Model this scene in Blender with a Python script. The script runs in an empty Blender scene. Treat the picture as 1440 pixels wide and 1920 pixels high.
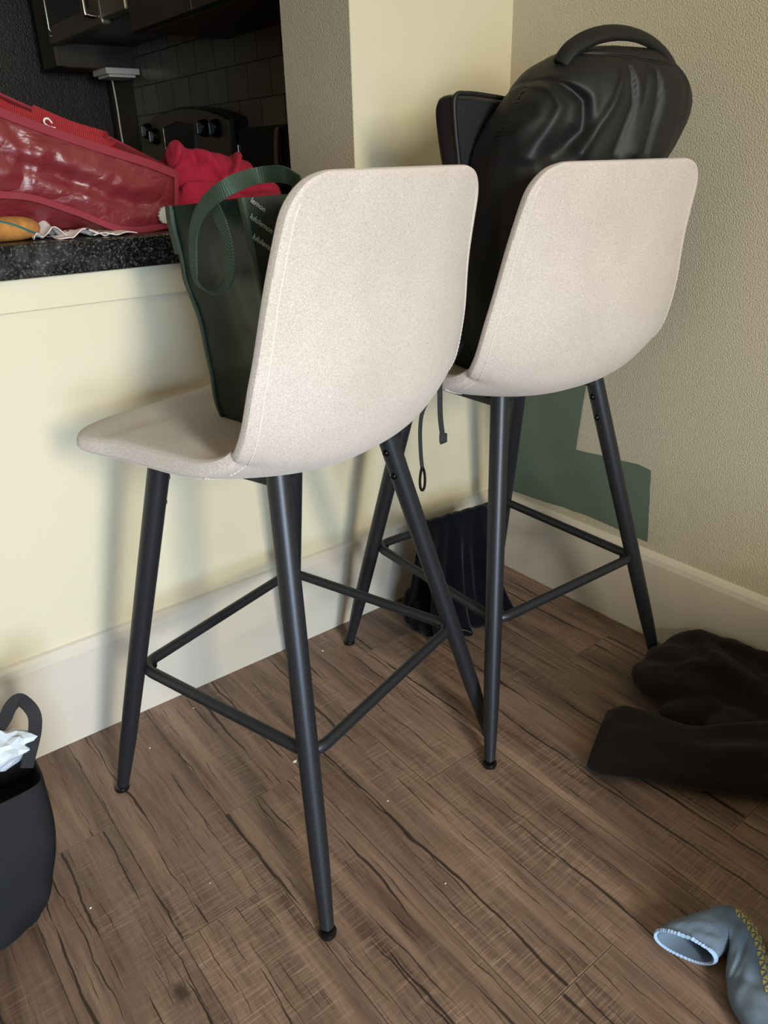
import bpy, bmesh, math, random
import numpy as np
from mathutils import Vector, Matrix, noise
random.seed(7)
S = bpy.context.scene
C = S.collection
PI = math.pi

# ------------------------------------------------------------------ camera
cam = bpy.data.cameras.new('camera'); co = bpy.data.objects.new('camera', cam); C.objects.link(co)
cam.sensor_fit = 'VERTICAL'; cam.sensor_height = 24.0; cam.lens = 1422.08 / 1920 * 24.0
cam.clip_start = 0.02
co.matrix_world = Matrix([[0.7850446, 0.276962, -0.5540731, -1.3885765], [-0.6189744, 0.3160985, -0.718994, -1.3120187], [-0.0239924, 0.9073995, 0.4195838, 1.0144241], [0.0, 0.0, 0.0, 1.0]])
S.camera = co
# ------------------------------------------------------------------ light
S.view_settings.view_transform = 'Standard'; S.view_settings.look = 'None'
S.view_settings.gamma = 1; S.view_settings.use_curve_mapping = False
S.view_settings.exposure = 0.22
S.cycles.max_bounces = 7; S.cycles.diffuse_bounces = 4; S.cycles.glossy_bounces = 3
w = bpy.data.worlds.new('world'); S.world = w; w.use_nodes = True
w.node_tree.nodes['Background'].inputs[0].default_value = (0.80, 0.88, 1.0, 1)
w.node_tree.nodes['Background'].inputs[1].default_value = 0.08
def area(name, loc, target, sx, sy, power, col, spread=180):
    l = bpy.data.lights.new(name, 'AREA'); l.shape = 'RECTANGLE'; l.size = sx; l.size_y = sy
    l.energy = power; l.color = col; l.spread = math.radians(spread)
    o = bpy.data.objects.new(name, l); C.objects.link(o); o.location = loc
    d = Vector(target) - Vector(loc)
    o.rotation_euler = d.to_track_quat('-Z', 'Y').to_euler()
    return o
area('window_light', (-1.35, -3.3, 1.50), (-0.9, 0, 0.7), 0.34, 0.7, 56, (1.0, 0.925, 0.77))
area('window_sky_light', (-1.85, -3.2, 0.85), (-1.0, 0, 0.3), 0.8, 0.8, 7.5, (0.60, 0.78, 1.0), 60)

# ------------------------------------------------------------------ materials
def new_mat(name):
    m = bpy.data.materials.new(name); m.use_nodes = True
    nt = m.node_tree; b = nt.nodes['Principled BSDF']
    return m, nt, b
def nd(nt, t, **k):
    n = nt.nodes.new(t)
    for a, v in k.items(): setattr(n, a, v)
    return n
def rgb(c): return (c[0], c[1], c[2], 1.0)
def s2l(r, g, b):
    f = lambda v: (v/255/12.92 if v/255 <= 0.04045 else ((v/255+0.055)/1.055)**2.4)
    return (f(r), f(g), f(b))
def mat(name, col, rough=0.6, metal=0.0, var=0.0, vscale=8, bump=0.0, bscale=200, spec=0.5, stretch=(1,1,1), sheen=0.0, col2=None, bdist=0.001, detail=3, coords='Object'):
    m, nt, b = new_mat(name)
    b.inputs['Base Color'].default_value = rgb(col); b.inputs['Roughness'].default_value = rough
    b.inputs['Metallic'].default_value = metal; b.inputs['Specular IOR Level'].default_value = spec
    if sheen: b.inputs['Sheen Weight'].default_value = sheen; b.inputs['Sheen Roughness'].default_value = 0.5
    tc = nd(nt, 'ShaderNodeTexCoord'); mp = nd(nt, 'ShaderNodeMapping'); mp.inputs['Scale'].default_value = stretch
    nt.links.new(tc.outputs[coords], mp.inputs[0])
    if var or col2:
        n = nd(nt, 'ShaderNodeTexNoise'); n.inputs['Scale'].default_value = vscale; n.inputs['Detail'].default_value = detail
        nt.links.new(mp.outputs[0], n.inputs['Vector'])
        r = nd(nt, 'ShaderNodeValToRGB'); r.color_ramp.elements[0].position = 0.35; r.color_ramp.elements[1].position = 0.65
        c2 = col2 if col2 else tuple(min(1, x*(1+var)) for x in col)
        r.color_ramp.elements[0].color = rgb(tuple(x*(1-var) for x in col)); r.color_ramp.elements[1].color = rgb(c2)
        nt.links.new(n.outputs['Fac'], r.inputs[0]); nt.links.new(r.outputs[0], b.inputs['Base Color'])
    if bump:
        n2 = nd(nt, 'ShaderNodeTexNoise'); n2.inputs['Scale'].default_value = bscale; n2.inputs['Detail'].default_value = detail
        nt.links.new(mp.outputs[0], n2.inputs['Vector'])
        bp = nd(nt, 'ShaderNodeBump'); bp.inputs['Strength'].default_value = bump; bp.inputs['Distance'].default_value = bdist
        nt.links.new(n2.outputs['Fac'], bp.inputs['Height']); nt.links.new(bp.outputs[0], b.inputs['Normal'])
    return m

M = {}
M['wall'] = mat('painted_wall', s2l(221, 214, 187), 0.55, bump=0.3, bscale=190, bdist=0.0012, detail=2)
M['wall_peel'] = mat('orange_peel_wall', s2l(203, 196, 174), 0.5, bump=1.0, bscale=360, bdist=0.0026, detail=3)
M['trim'] = mat('semi_gloss_trim', s2l(212, 206, 192), 0.32, bump=0.15, bscale=60, bdist=0.001)
M['ceil'] = mat('ceiling_paint', s2l(215, 210, 198), 0.8)
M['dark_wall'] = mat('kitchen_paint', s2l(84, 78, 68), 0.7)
M['leg'] = mat('powder_coated_metal', s2l(50, 52, 58), 0.40, metal=0.55, bump=0.25, bscale=1400, bdist=0.0003)
M['cap'] = mat('black_plastic', s2l(14, 14, 15), 0.18)
M['screw'] = mat('dark_screw', s2l(40, 40, 42), 0.25, metal=0.9)
M['black_fab'] = mat('black_nylon', s2l(15, 16, 18), 0.58, spec=0.5, bump=0.4, bscale=900, bdist=0.0004)
M['black_pocket'] = mat('black_smooth_nylon', s2l(30, 33, 37), 0.45, bump=0.25, bscale=500, bdist=0.0004)
M['black_tote'] = mat('black_nonwoven', s2l(18, 20, 24), 0.75, spec=0.3, var=0.15, vscale=20, bump=0.3, bscale=700, bdist=0.0004)
M['black_gloss'] = mat('black_shiny_fabric', s2l(34, 38, 48), 0.3, bump=0.6, bscale=60, bdist=0.003, stretch=(1, 1, 3))
M['navy'] = mat('navy_cloth', s2l(7, 9, 16), 0.95, spec=0.1, bump=0.3, bscale=800, bdist=0.0005, sheen=0.1)
M['sweater'] = mat('dark_brown_fleece', s2l(28, 21, 18), 0.95, spec=0.2, bump=0.5, bscale=500, bdist=0.0007, sheen=0.1)
M['green'] = mat('dark_green_nylon', s2l(25, 38, 32), 0.5, var=0.15, vscale=12, bump=0.35, bscale=40, bdist=0.002)
M['green_web'] = mat('green_webbing', s2l(48, 68, 56), 0.7)
M['green_trim'] = mat('green_binding', s2l(54, 68, 57), 0.7)
M['print'] = mat('pale_print', s2l(170, 178, 172), 0.6)
M['green_patch'] = mat('green_fabric_tape', s2l(96, 112, 98), 0.8, var=0.05, vscale=14, bump=0.15, bscale=300, bdist=0.0004)
M['red_vinyl'] = mat('dark_red_vinyl', s2l(128, 30, 42), 0.30, var=0.12, vscale=9, bump=0.0)
M['red_hem'] = mat('red_binding', s2l(134, 36, 50), 0.75, bump=0.3, bscale=500, bdist=0.0005)
M['red_web'] = mat('red_webbing', s2l(160, 28, 38), 0.7)
M['red_lining'] = mat('bright_red_lining', s2l(190, 26, 20), 0.4)
M['red_fleece'] = mat('red_fleece', s2l(158, 22, 54), 0.95, bump=0.3, bscale=700, bdist=0.0006)
M['torn'] = mat('grey_torn_foam', s2l(190, 188, 182), 0.8, bump=0.6, bscale=200, bdist=0.002)
M['white'] = mat('white_plastic', s2l(225, 222, 214), 0.5)
M['tan'] = mat('orange_tan_felt', s2l(178, 122, 60), 0.95, var=0.2, vscale=60, bump=0.6, bscale=200, bdist=0.002)
M['teal'] = mat('teal_thread', s2l(40, 112, 110), 0.9)
M['tissue'] = mat('pale_blue_tissue', s2l(205, 216, 228), 0.6, bump=0.5, bscale=25, bdist=0.004)
M['steel'] = mat('brushed_steel', s2l(178, 172, 160), 0.22, metal=1.0)
M['dark_steel'] = mat('dark_brushed_steel', s2l(132, 124, 110), 0.42, metal=0.7, bump=0.1, bscale=40, stretch=(1, 1, 30))
M['black_glass'] = mat('black_glass', s2l(8, 8, 9), 0.08)
M['black_metal'] = mat('black_enamel', s2l(16, 16, 16), 0.35)
M['fridge'] = mat('black_textured_fridge', s2l(34, 32, 30), 0.38, bump=0.9, bscale=160, bdist=0.002)
M['cab'] = mat('painted_cabinet', s2l(58, 52, 45), 0.5)
M['cab_under'] = mat('brown_chipboard', s2l(92, 62, 42), 0.7, var=0.1, vscale=20)
M['kcounter'] = mat('kitchen_granite', s2l(30, 30, 30), 0.15, var=0.4, vscale=90)

def fabric_mat():
    m, nt, b = new_mat('heather_linen')
    tc = nd(nt, 'ShaderNodeTexCoord')
    n = nd(nt, 'ShaderNodeTexNoise'); n.inputs['Scale'].default_value = 800; n.inputs['Detail'].default_value = 2
    mp = nd(nt, 'ShaderNodeMapping'); mp.inputs['Scale'].default_value = (1.6, 1, 0.8)
    nt.links.new(tc.outputs['Object'], mp.inputs[0]); nt.links.new(mp.outputs[0], n.inputs['Vector'])
    n3 = nd(nt, 'ShaderNodeTexNoise'); n3.inputs['Scale'].default_value = 9; n3.inputs['Detail'].default_value = 3
    nt.links.new(tc.outputs['Object'], n3.inputs['Vector'])
    r = nd(nt, 'ShaderNodeValToRGB'); e = r.color_ramp.elements
    e[0].position = 0.3; e[0].color = rgb(s2l(178, 169, 162)); e[1].position = 0.7; e[1].color = rgb(s2l(226, 217, 210))
    nt.links.new(n.outputs['Fac'], r.inputs[0])
    mx = nd(nt, 'ShaderNodeMixRGB', blend_type='MULTIPLY'); mx.inputs[0].default_value = 0.5
    r2 = nd(nt, 'ShaderNodeValToRGB'); r2.color_ramp.elements[0].color = (0.86, 0.85, 0.84, 1); r2.color_ramp.elements[0].position = 0.35
    r2.color_ramp.elements[1].color = (1, 1, 1, 1); r2.color_ramp.elements[1].position = 0.65
    nt.links.new(n3.outputs['Fac'], r2.inputs[0]); nt.links.new(r.outputs[0], mx.inputs[1]); nt.links.new(r2.outputs[0], mx.inputs[2])
    nt.links.new(mx.outputs[0], b.inputs['Base Color'])
    b.inputs['Roughness'].default_value = 0.95; b.inputs['Specular IOR Level'].default_value = 0.2
    b.inputs['Sheen Weight'].default_value = 0.25
    bp = nd(nt, 'ShaderNodeBump'); bp.inputs['Strength'].default_value = 0.5; bp.inputs['Distance'].default_value = 0.0006
    nt.links.new(n.outputs['Fac'], bp.inputs['Height']); nt.links.new(bp.outputs[0], b.inputs['Normal'])
    return m
M['fabric'] = fabric_mat()
M['stitch'] = mat('cream_thread', s2l(226, 218, 208), 0.9)

def floor_mat():
    m, nt, b = new_mat('dark_plank_laminate')
    L = nt.links.new
    def math_(op, a, c=None, clamp=False):
        n = nd(nt, 'ShaderNodeMath', operation=op, use_clamp=clamp)
        for i, v in enumerate((a, c)):
            if v is None: continue
            if isinstance(v, (int, float)): n.inputs[i].default_value = v
            else: L(v, n.inputs[i])
        return n.outputs[0]
    tc = nd(nt, 'ShaderNodeTexCoord'); sep = nd(nt, 'ShaderNodeSeparateXYZ'); L(tc.outputs['Object'], sep.inputs[0])
    x, y = sep.outputs[0], sep.outputs[1]
    W = 0.1575
    px = math_('DIVIDE', math_('ADD', x, 1.181 + 20*W), W)
    ix = math_('FLOOR', px); fx = math_('FRACT', px)
    # plank end joints: each column of planks has its own offset
    wn = nd(nt, 'ShaderNodeTexWhiteNoise', noise_dimensions='1D'); L(ix, wn.inputs['W'])
    alt = math_('MULTIPLY', math_('FRACT', math_('MULTIPLY', ix, 0.38)), 1.22)
    for k_, yj in ((18, -0.376), (20, -0.540), (21, -0.368), (22, -0.934), (23, -0.531), (25, -0.935), (26, -0.457)):
        n_ = nd(nt, 'ShaderNodeMath', operation='COMPARE'); L(ix, n_.inputs[0]); n_.inputs[1].default_value = k_; n_.inputs[2].default_value = 0.4
        g_ = math_('SUBTRACT', 1.0, n_.outputs[0]); alt = math_('ADD', math_('MULTIPLY', alt, g_), math_('MULTIPLY', n_.outputs[0], -yj))
    py = math_('DIVIDE', math_('ADD', math_('ADD', y, 12.2), alt), 1.22)
    iy = math_('FLOOR', py); fy = math_('FRACT', py)
    cmb = nd(nt, 'ShaderNodeCombineXYZ'); L(ix, cmb.inputs[0]); L(iy, cmb.inputs[1])
    wn2 = nd(nt, 'ShaderNodeTexWhiteNoise', noise_dimensions='3D'); L(cmb.outputs[0], wn2.inputs['Vector'])
    pid = wn2.outputs['Value']
    # grain coordinates, shifted for every plank
    gx = math_('ADD', x, math_('MULTIPLY', pid, 7.3)); gy = math_('ADD', y, math_('MULTIPLY', pid, 13.7))
    def vec(sx, sy, off=0.0):
        c = nd(nt, 'ShaderNodeCombineXYZ'); L(math_('MULTIPLY', gx, sx), c.inputs[0]); L(math_('MULTIPLY', gy, sy), c.inputs[1]); c.inputs[2].default_value = off
        return c.outputs[0]
    def noi(v, scale=1, detail=4, rough=0.5, dist=0.0):
        n = nd(nt, 'ShaderNodeTexNoise'); L(v, n.inputs['Vector']); n.inputs['Scale'].default_value = scale
        n.inputs['Detail'].default_value = detail; n.inputs['Roughness'].default_value = rough; n.inputs['Distortion'].default_value = dist
        return n.outputs['Fac']
    def ramp(f, p0, c0, p1, c1):
        r = nd(nt, 'ShaderNodeValToRGB'); e = r.color_ramp.elements; e[0].position = p0; e[0].color = rgb(c0); e[1].position = p1; e[1].color = rgb(c1)
        L(f, r.inputs[0]); return r.outputs[0]
    def mix(f, a, c, mode='MIX'):
        n = nd(nt, 'ShaderNodeMixRGB', blend_type=mode)
        for i, v in enumerate((f, a, c)):
            if isinstance(v, (int, float)): n.inputs[i].default_value = v
            elif isinstance(v, tuple): n.inputs[i].default_value = rgb(v)
            else: L(v, n.inputs[i])
        return n.outputs[0]
    broad = noi(vec(26, 2.0, 0.3), 1, 5, 0.65, 0.4)
    col = ramp(broad, 0.3, s2l(94, 75, 65), 0.70, s2l(158, 133, 116))
    fine = noi(vec(150, 7, 1.1), 1, 5, 0.65, 0.3)
    col = mix(0.75, col, ramp(fine, 0.3, (0.62, 0.60, 0.58), 0.7, (1.15, 1.13, 1.1)), 'MULTIPLY')
    # saw marks across the grain
    saw = noi(vec(16, 330, 2.2), 1, 3, 0.6, 0.4)
    sawm = noi(vec(8, 4, 3.7), 1, 3, 0.6)
    sm = math_('MULTIPLY', ramp(saw, 0.5, (0, 0, 0), 0.66, (1, 1, 1)), ramp(sawm, 0.45, (0, 0, 0), 0.62, (1, 1, 1)))
    col = mix(math_('MULTIPLY', sm, 0.42), col, s2l(186, 162, 140))
    # plank to plank tint
    col = mix(0.55, col, ramp(pid, 0.0, (0.80, 0.78, 0.78), 1.0, (1.12, 1.09, 1.04)), 'MULTIPLY')
    # long dark cracks
    def crack(freq, warp, wfreq, off, width, keep, mfreq):
        n_ = noi(vec(0.0, wfreq, off), 1, 3, 0.6); n2_ = noi(vec(9.0, wfreq*5, off+3), 1, 3, 0.6)
        t = math_('ADD', math_('MULTIPLY', gx, freq), math_('ADD', math_('MULTIPLY', math_('SUBTRACT', n_, 0.5), warp*freq*0.05), math_('MULTIPLY', math_('SUBTRACT', n2_, 0.5), warp*freq*0.016)))
        ce = math_('FLOOR', t); fr = math_('FRACT', t)
        w1 = nd(nt, 'ShaderNodeTexWhiteNoise', noise_dimensions='2D'); c = nd(nt, 'ShaderNodeCombineXYZ'); L(ce, c.inputs[0]); c.inputs[1].default_value = off; L(c.outputs[0], w1.inputs['Vector'])
        pos = math_('ADD', 0.3, math_('MULTIPLY', w1.outputs['Value'], 0.4))
        d = math_('DIVIDE', math_('ABSOLUTE', math_('SUBTRACT', fr, pos)), freq)
        c2 = nd(nt, 'ShaderNodeCombineXYZ'); L(math_('MULTIPLY', ce, 17.31), c2.inputs[0]); L(math_('MULTIPLY', gy, mfreq), c2.inputs[1]); c2.inputs[2].default_value = off
        m_ = noi(c2.outputs[0], 1, 3, 0.65)
        lim = math_('MULTIPLY', ramp(m_, keep, (0, 0, 0), keep+0.16, (1, 1, 1)), width)
        return math_('SUBTRACT', 1.0, math_('DIVIDE', d, math_('MAXIMUM', lim, 0.00001)), True)
    k1 = crack(14, 0.8, 2.2, 4.4, 0.0046, 0.48, 2.4)
    k2 = crack(33, 0.8, 3.0, 6.1, 0.0019, 0.50, 5.0)
    k3 = crack(95, 0.5, 4.0, 8.9, 0.0010, 0.52, 9.0)
    k = math_('MAXIMUM', math_('MAXIMUM', k1, math_('MULTIPLY', k2, 0.9)), math_('MULTIPLY', k3, 0.6))
    kk = ramp(k, 0.0, (0, 0, 0), 0.55, (1, 1, 1))
    col = mix(math_('MULTIPLY', kk, 0.88), col, s2l(30, 24, 22))
    # knots
    vo = nd(nt, 'ShaderNodeTexVoronoi'); L(vec(5.2, 3.0, 0.0), vo.inputs['Vector']); vo.inputs['Scale'].default_value = 1
    kd = math_('ADD', vo.outputs['Distance'], math_('MULTIPLY', math_('SUBTRACT', noi(vec(70, 40, 9), 1, 3), 0.5), 0.10))
    kn = ramp(kd, 0.035, (1, 1, 1), 0.075, (0, 0, 0))
    wv = nd(nt, 'ShaderNodeSeparateColor'); L(vo.outputs['Color'], wv.inputs[0])
    kn = math_('MULTIPLY', kn, math_('GREATER_THAN', wv.outputs[0], 0.55))
    col = mix(math_('MULTIPLY', kn, 0.75), col, s2l(32, 25, 22))
    # joints
    ex = math_('MULTIPLY', math_('MINIMUM', fx, math_('SUBTRACT', 1.0, fx)), W)
    ey = math_('MULTIPLY', math_('MINIMUM', fy, math_('SUBTRACT', 1.0, fy)), 1.22)
    e = math_('MINIMUM', ex, ey)
    jm = math_('LESS_THAN', e, 0.0007)
    col = mix(math_('MULTIPLY', jm, 0.75), col, s2l(36, 28, 26))
    lim = math_('MULTIPLY', math_('LESS_THAN', math_('ABSOLUTE', math_('SUBTRACT', ey, 0.0014)), 0.0006), 0.5)
    col = mix(lim, col, s2l(160, 135, 115))
    L(col, b.inputs['Base Color'])
    L(ramp(fine, 0.3, (0.42,)*3, 0.7, (0.58,)*3), b.inputs['Roughness'])
    b.inputs['Specular IOR Level'].default_value = 0.45
    h = math_('SUBTRACT', math_('ADD', math_('MULTIPLY', fine, 0.35), math_('MULTIPLY', sm, 0.35)), math_('ADD', kk, math_('MULTIPLY', jm, 1.0)))
    bp = nd(nt, 'ShaderNodeBump'); bp.inputs['Strength'].default_value = 0.55; bp.inputs['Distance'].default_value = 0.0008
    L(h, bp.inputs['Height']); L(bp.outputs[0], b.inputs['Normal'])
    return m
M['floor'] = floor_mat()

def granite_mat():
    m, nt, b = new_mat('black_speckled_granite'); L = nt.links.new
    tc = nd(nt, 'ShaderNodeTexCoord')
    v = nd(nt, 'ShaderNodeTexNoise'); v.inputs['Scale'].default_value = 260; v.inputs['Detail'].default_value = 5; v.inputs['Roughness'].default_value = 0.7
    L(tc.outputs['Object'], v.inputs['Vector'])
    r = nd(nt, 'ShaderNodeValToRGB'); e = r.color_ramp.elements
    e[0].position = 0.46; e[0].color = rgb(s2l(17, 17, 18)); e[1].position = 0.75; e[1].color = rgb(s2l(150, 146, 138))
    x = r.color_ramp.elements.new(0.58); x.color = rgb(s2l(54, 53, 52))
    L(v.outputs['Fac'], r.inputs[0]); L(r.outputs[0], b.inputs['Base Color'])
    b.inputs['Roughness'].default_value = 0.16
    n = nd(nt, 'ShaderNodeTexNoise'); n.inputs['Scale'].default_value = 14; n.inputs['Detail'].default_value = 4
    L(tc.outputs['Object'], n.inputs['Vector'])
    r2 = nd(nt, 'ShaderNodeValToRGB'); r2.color_ramp.elements[0].position = 0.45; r2.color_ramp.elements[0].color = (0.12,)*3+(1,)
    r2.color_ramp.elements[1].position = 0.6; r2.color_ramp.elements[1].color = (0.4,)*3+(1,)
    L(n.outputs['Fac'], r2.inputs[0]); L(r2.outputs[0], b.inputs['Roughness'])
    return m
M['granite'] = granite_mat()

def tile_mat():
    m, nt, b = new_mat('grey_wall_tile'); L = nt.links.new
    tc = nd(nt, 'ShaderNodeTexCoord'); sep = nd(nt, 'ShaderNodeSeparateXYZ'); L(tc.outputs['Object'], sep.inputs[0])
    cm = nd(nt, 'ShaderNodeCombineXYZ'); L(sep.outputs[1], cm.inputs[0]); L(sep.outputs[2], cm.inputs[1])
    mp = nd(nt, 'ShaderNodeMapping'); mp.inputs['Location'].default_value = (0.065, -0.0205, 0)
    L(cm.outputs[0], mp.inputs[0])
    br = nd(nt, 'ShaderNodeTexBrick'); L(mp.outputs[0], br.inputs['Vector'])
    br.inputs['Scale'].default_value = 1; br.inputs['Brick Width'].default_value = 0.1525; br.inputs['Row Height'].default_value = 0.109
    br.inputs['Mortar Size'].default_value = 0.0022; br.inputs['Mortar Smooth'].default_value = 0.1
    br.inputs['Color1'].default_value = rgb(s2l(112, 106, 96)); br.inputs['Color2'].default_value = rgb(s2l(126, 120, 109)); br.inputs['Mortar'].default_value = rgb(s2l(46, 42, 38))
    L(br.outputs['Color'], b.inputs['Base Color']); b.inputs['Roughness'].default_value = 0.25
    bp = nd(nt, 'ShaderNodeBump'); bp.invert = True; bp.inputs['Distance'].default_value = 0.002; L(br.outputs['Fac'], bp.inputs['Height']); L(bp.outputs[0], b.inputs['Normal'])
    return m
M['tile'] = tile_mat()

def web_mat(name, col, scale=420):
    m, nt, b = new_mat(name); L = nt.links.new
    uv = nd(nt, 'ShaderNodeUVMap'); uv.uv_map = 'UVMap'
    wv = nd(nt, 'ShaderNodeTexWave', bands_direction='X'); wv.inputs['Scale'].default_value = scale; wv.inputs['Distortion'].default_value = 0.4
    L(uv.outputs[0], wv.inputs['Vector'])
    r = nd(nt, 'ShaderNodeValToRGB'); r.color_ramp.elements[0].color = rgb(tuple(c*0.45 for c in col)); r.color_ramp.elements[1].color = rgb(tuple(c*1.25 for c in col))
    L(wv.outputs['Fac'], r.inputs[0]); L(r.outputs[0], b.inputs['Base Color']); b.inputs['Roughness'].default_value = 0.75
    bp = nd(nt, 'ShaderNodeBump'); bp.inputs['Strength'].default_value = 0.6; bp.inputs['Distance'].default_value = 0.0008
    L(wv.outputs['Fac'], bp.inputs['Height']); L(bp.outputs[0], b.inputs['Normal'])
    return m
M['green_web'] = web_mat('ribbed_green_webbing', s2l(58, 82, 68), 100)
M['red_web'] = web_mat('ribbed_red_webbing', s2l(160, 28, 38), 100)
M['black_web'] = web_mat('ribbed_black_webbing', s2l(34, 36, 42), 120)

def crease_mat():
    m, nt, b = new_mat('creased_red_vinyl'); L = nt.links.new
    tc = nd(nt, 'ShaderNodeTexCoord'); mp = nd(nt, 'ShaderNodeMapping'); mp.inputs['Scale'].default_value = (1, 1, 1.5)
    L(tc.outputs['Object'], mp.inputs[0])
    v = nd(nt, 'ShaderNodeTexVoronoi', feature='DISTANCE_TO_EDGE'); v.inputs['Scale'].default_value = 9
    n0 = nd(nt, 'ShaderNodeTexNoise'); n0.inputs['Scale'].default_value = 9; n0.inputs['Detail'].default_value = 4
    L(mp.outputs[0], n0.inputs['Vector'])
    ad = nd(nt, 'ShaderNodeMixRGB', blend_type='ADD'); ad.inputs[0].default_value = 0.22
    L(mp.outputs[0], ad.inputs[1]); L(n0.outputs['Color'], ad.inputs[2]); L(ad.outputs[0], v.inputs['Vector'])
    r = nd(nt, 'ShaderNodeValToRGB'); r.color_ramp.elements[0].position = 0.0; r.color_ramp.elements[1].position = 0.22
    L(v.outputs['Distance'], r.inputs[0])
    n1 = nd(nt, 'ShaderNodeTexNoise'); n1.inputs['Scale'].default_value = 38; n1.inputs['Detail'].default_value = 5; n1.inputs['Distortion'].default_value = 1.2
    L(mp.outputs[0], n1.inputs['Vector'])
    b1 = nd(nt, 'ShaderNodeBump'); b1.inputs['Strength'].default_value = 0.30; b1.inputs['Distance'].default_value = 0.006; L(r.outputs[0], b1.inputs['Height'])
    b2 = nd(nt, 'ShaderNodeBump'); b2.inputs['Strength'].default_value = 0.22; b2.inputs['Distance'].default_value = 0.006; L(n1.outputs['Fac'], b2.inputs['Height']); L(b1.outputs[0], b2.inputs['Normal'])
    L(b2.outputs[0], b.inputs['Normal'])
    b.inputs['Base Color'].default_value = rgb(s2l(120, 36, 44)); b.inputs['Roughness'].default_value = 0.38
    b.inputs['Specular IOR Level'].default_value = 0.8
    return m
M['red_vinyl'] = crease_mat()

def dotted_mat():
    m, nt, b = new_mat('white_cloth_with_dark_dots'); L = nt.links.new
    tc = nd(nt, 'ShaderNodeTexCoord'); v = nd(nt, 'ShaderNodeTexVoronoi'); v.inputs['Scale'].default_value = 75
    L(tc.outputs['Object'], v.inputs['Vector'])
    r = nd(nt, 'ShaderNodeValToRGB'); r.color_ramp.elements[0].position = 0.20; r.color_ramp.elements[0].color = rgb(s2l(20, 18, 22)); r.color_ramp.elements[1].position = 0.24; r.color_ramp.elements[1].color = rgb(s2l(222, 210, 205))
    L(v.outputs['Distance'], r.inputs[0]); L(r.outputs[0], b.inputs['Base Color']); b.inputs['Roughness'].default_value = 0.9
    return m
M['dots'] = dotted_mat()

# ------------------------------------------------------------------ mesh helpers
def newbm(): return bmesh.new()
def obj(name, bm, m, parent=None, smooth=True, sub=0, mats=None, recalc=True, sharp=True):
    if recalc: bmesh.ops.recalc_face_normals(bm, faces=bm.faces[:])
    bm.normal_update()
    for e_ in bm.edges:
        if len(e_.link_faces) == 2 and e_.calc_face_angle(0) > 0.75 and sharp: e_.smooth = False
    me = bpy.data.meshes.new(name); bm.to_mesh(me); bm.free()
    for mm in (mats or [m]): me.materials.append(mm)
    if smooth:
        me.shade_smooth()
    o = bpy.data.objects.new(name, me); C.objects.link(o)
    if parent: o.parent = parent
    if sub:
        s = o.modifiers.new('sub', 'SUBSURF'); s.levels = sub; s.render_levels = sub
    return o
def box(bm, x0, x1, y0, y1, z0, z1, bev=0.0, seg=2, mi=0):
    r = bmesh.ops.create_cube(bm, size=1)
    for v in r['verts']:
        v.co = Vector((x0 + (v.co.x+.5)*(x1-x0), y0 + (v.co.y+.5)*(y1-y0), z0 + (v.co.z+.5)*(z1-z0)))
    es = set(); fs = set()
    for v in r['verts']:
        es.update(v.link_edges); fs.update(v.link_faces)
    for f in fs: f.material_index = mi
    if bev: bmesh.ops.bevel(bm, geom=list(es), offset=bev, segments=seg, affect='EDGES', profile=0.5)
def boxobj(name, d, m, parent=None, bev=0.0, seg=2):
    bm = newbm(); box(bm, *d, bev=bev, seg=seg)
    return obj(name, bm, m, parent, smooth=False)
def frames(pts, closed=False):
    n = len(pts); T = []
    for i in range(n):
        a = pts[i-1] if (i or closed) else pts[0]; b = pts[(i+1) % n] if (i < n-1 or closed) else pts[-1]
        T.append((b-a).normalized())
    t0 = T[0]; up = Vector((0, 0, 1)) if abs(t0.z) < 0.9 else Vector((1, 0, 0))
    N = (up - t0*up.dot(t0)).normalized(); out = []
    for t in T:
        N = (N - t*N.dot(t)).normalized(); out.append((t, N, t.cross(N)))
    return out
def tube(bm, pts, r, seg=12, closed=False, cap=True, flat=None, mi=0):
    pts = [Vector(p) for p in pts]; fr = frames(pts, closed); rings = []
    for i, (p, (t, n, b)) in enumerate(zip(pts, fr)):
        rr = r[i] if isinstance(r, (list, tuple)) else r
        rings.append([bm.verts.new(p + n*math.cos(2*PI*k/seg)*rr + b*math.sin(2*PI*k/seg)*rr) for k in range(seg)])
    m = len(rings)
    for i in range(m if closed else m-1):
        A, B = rings[i], rings[(i+1) % m]
        for k in range(seg):
            f = bm.faces.new((A[k], A[(k+1) % seg], B[(k+1) % seg], B[k])); f.material_index = mi
    if cap and not closed:
        bm.faces.new(rings[0][::-1]).material_index = mi; bm.faces.new(rings[-1]).material_index = mi
    return rings
def cr(pts, n=8, closed=False):
    P = [Vector(p) for p in pts]; out = []; m = len(P)
    for i in range(m if closed else m-1):
        if closed: a, b, c, d = P[i-1], P[i], P[(i+1) % m], P[(i+2) % m]
        else: b, c = P[i], P[i+1]; a = P[i-1] if i else b*2-c; d = P[i+2] if i+2 < m else c*2-b
        for k in range(n):
            t = k/n
            out.append(0.5*((2*b)+(c-a)*t+(2*a-5*b+4*c-d)*t*t+(3*b-a-3*c+d)*t*t*t))
    if not closed: out.append(P[-1])
    return out
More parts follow.
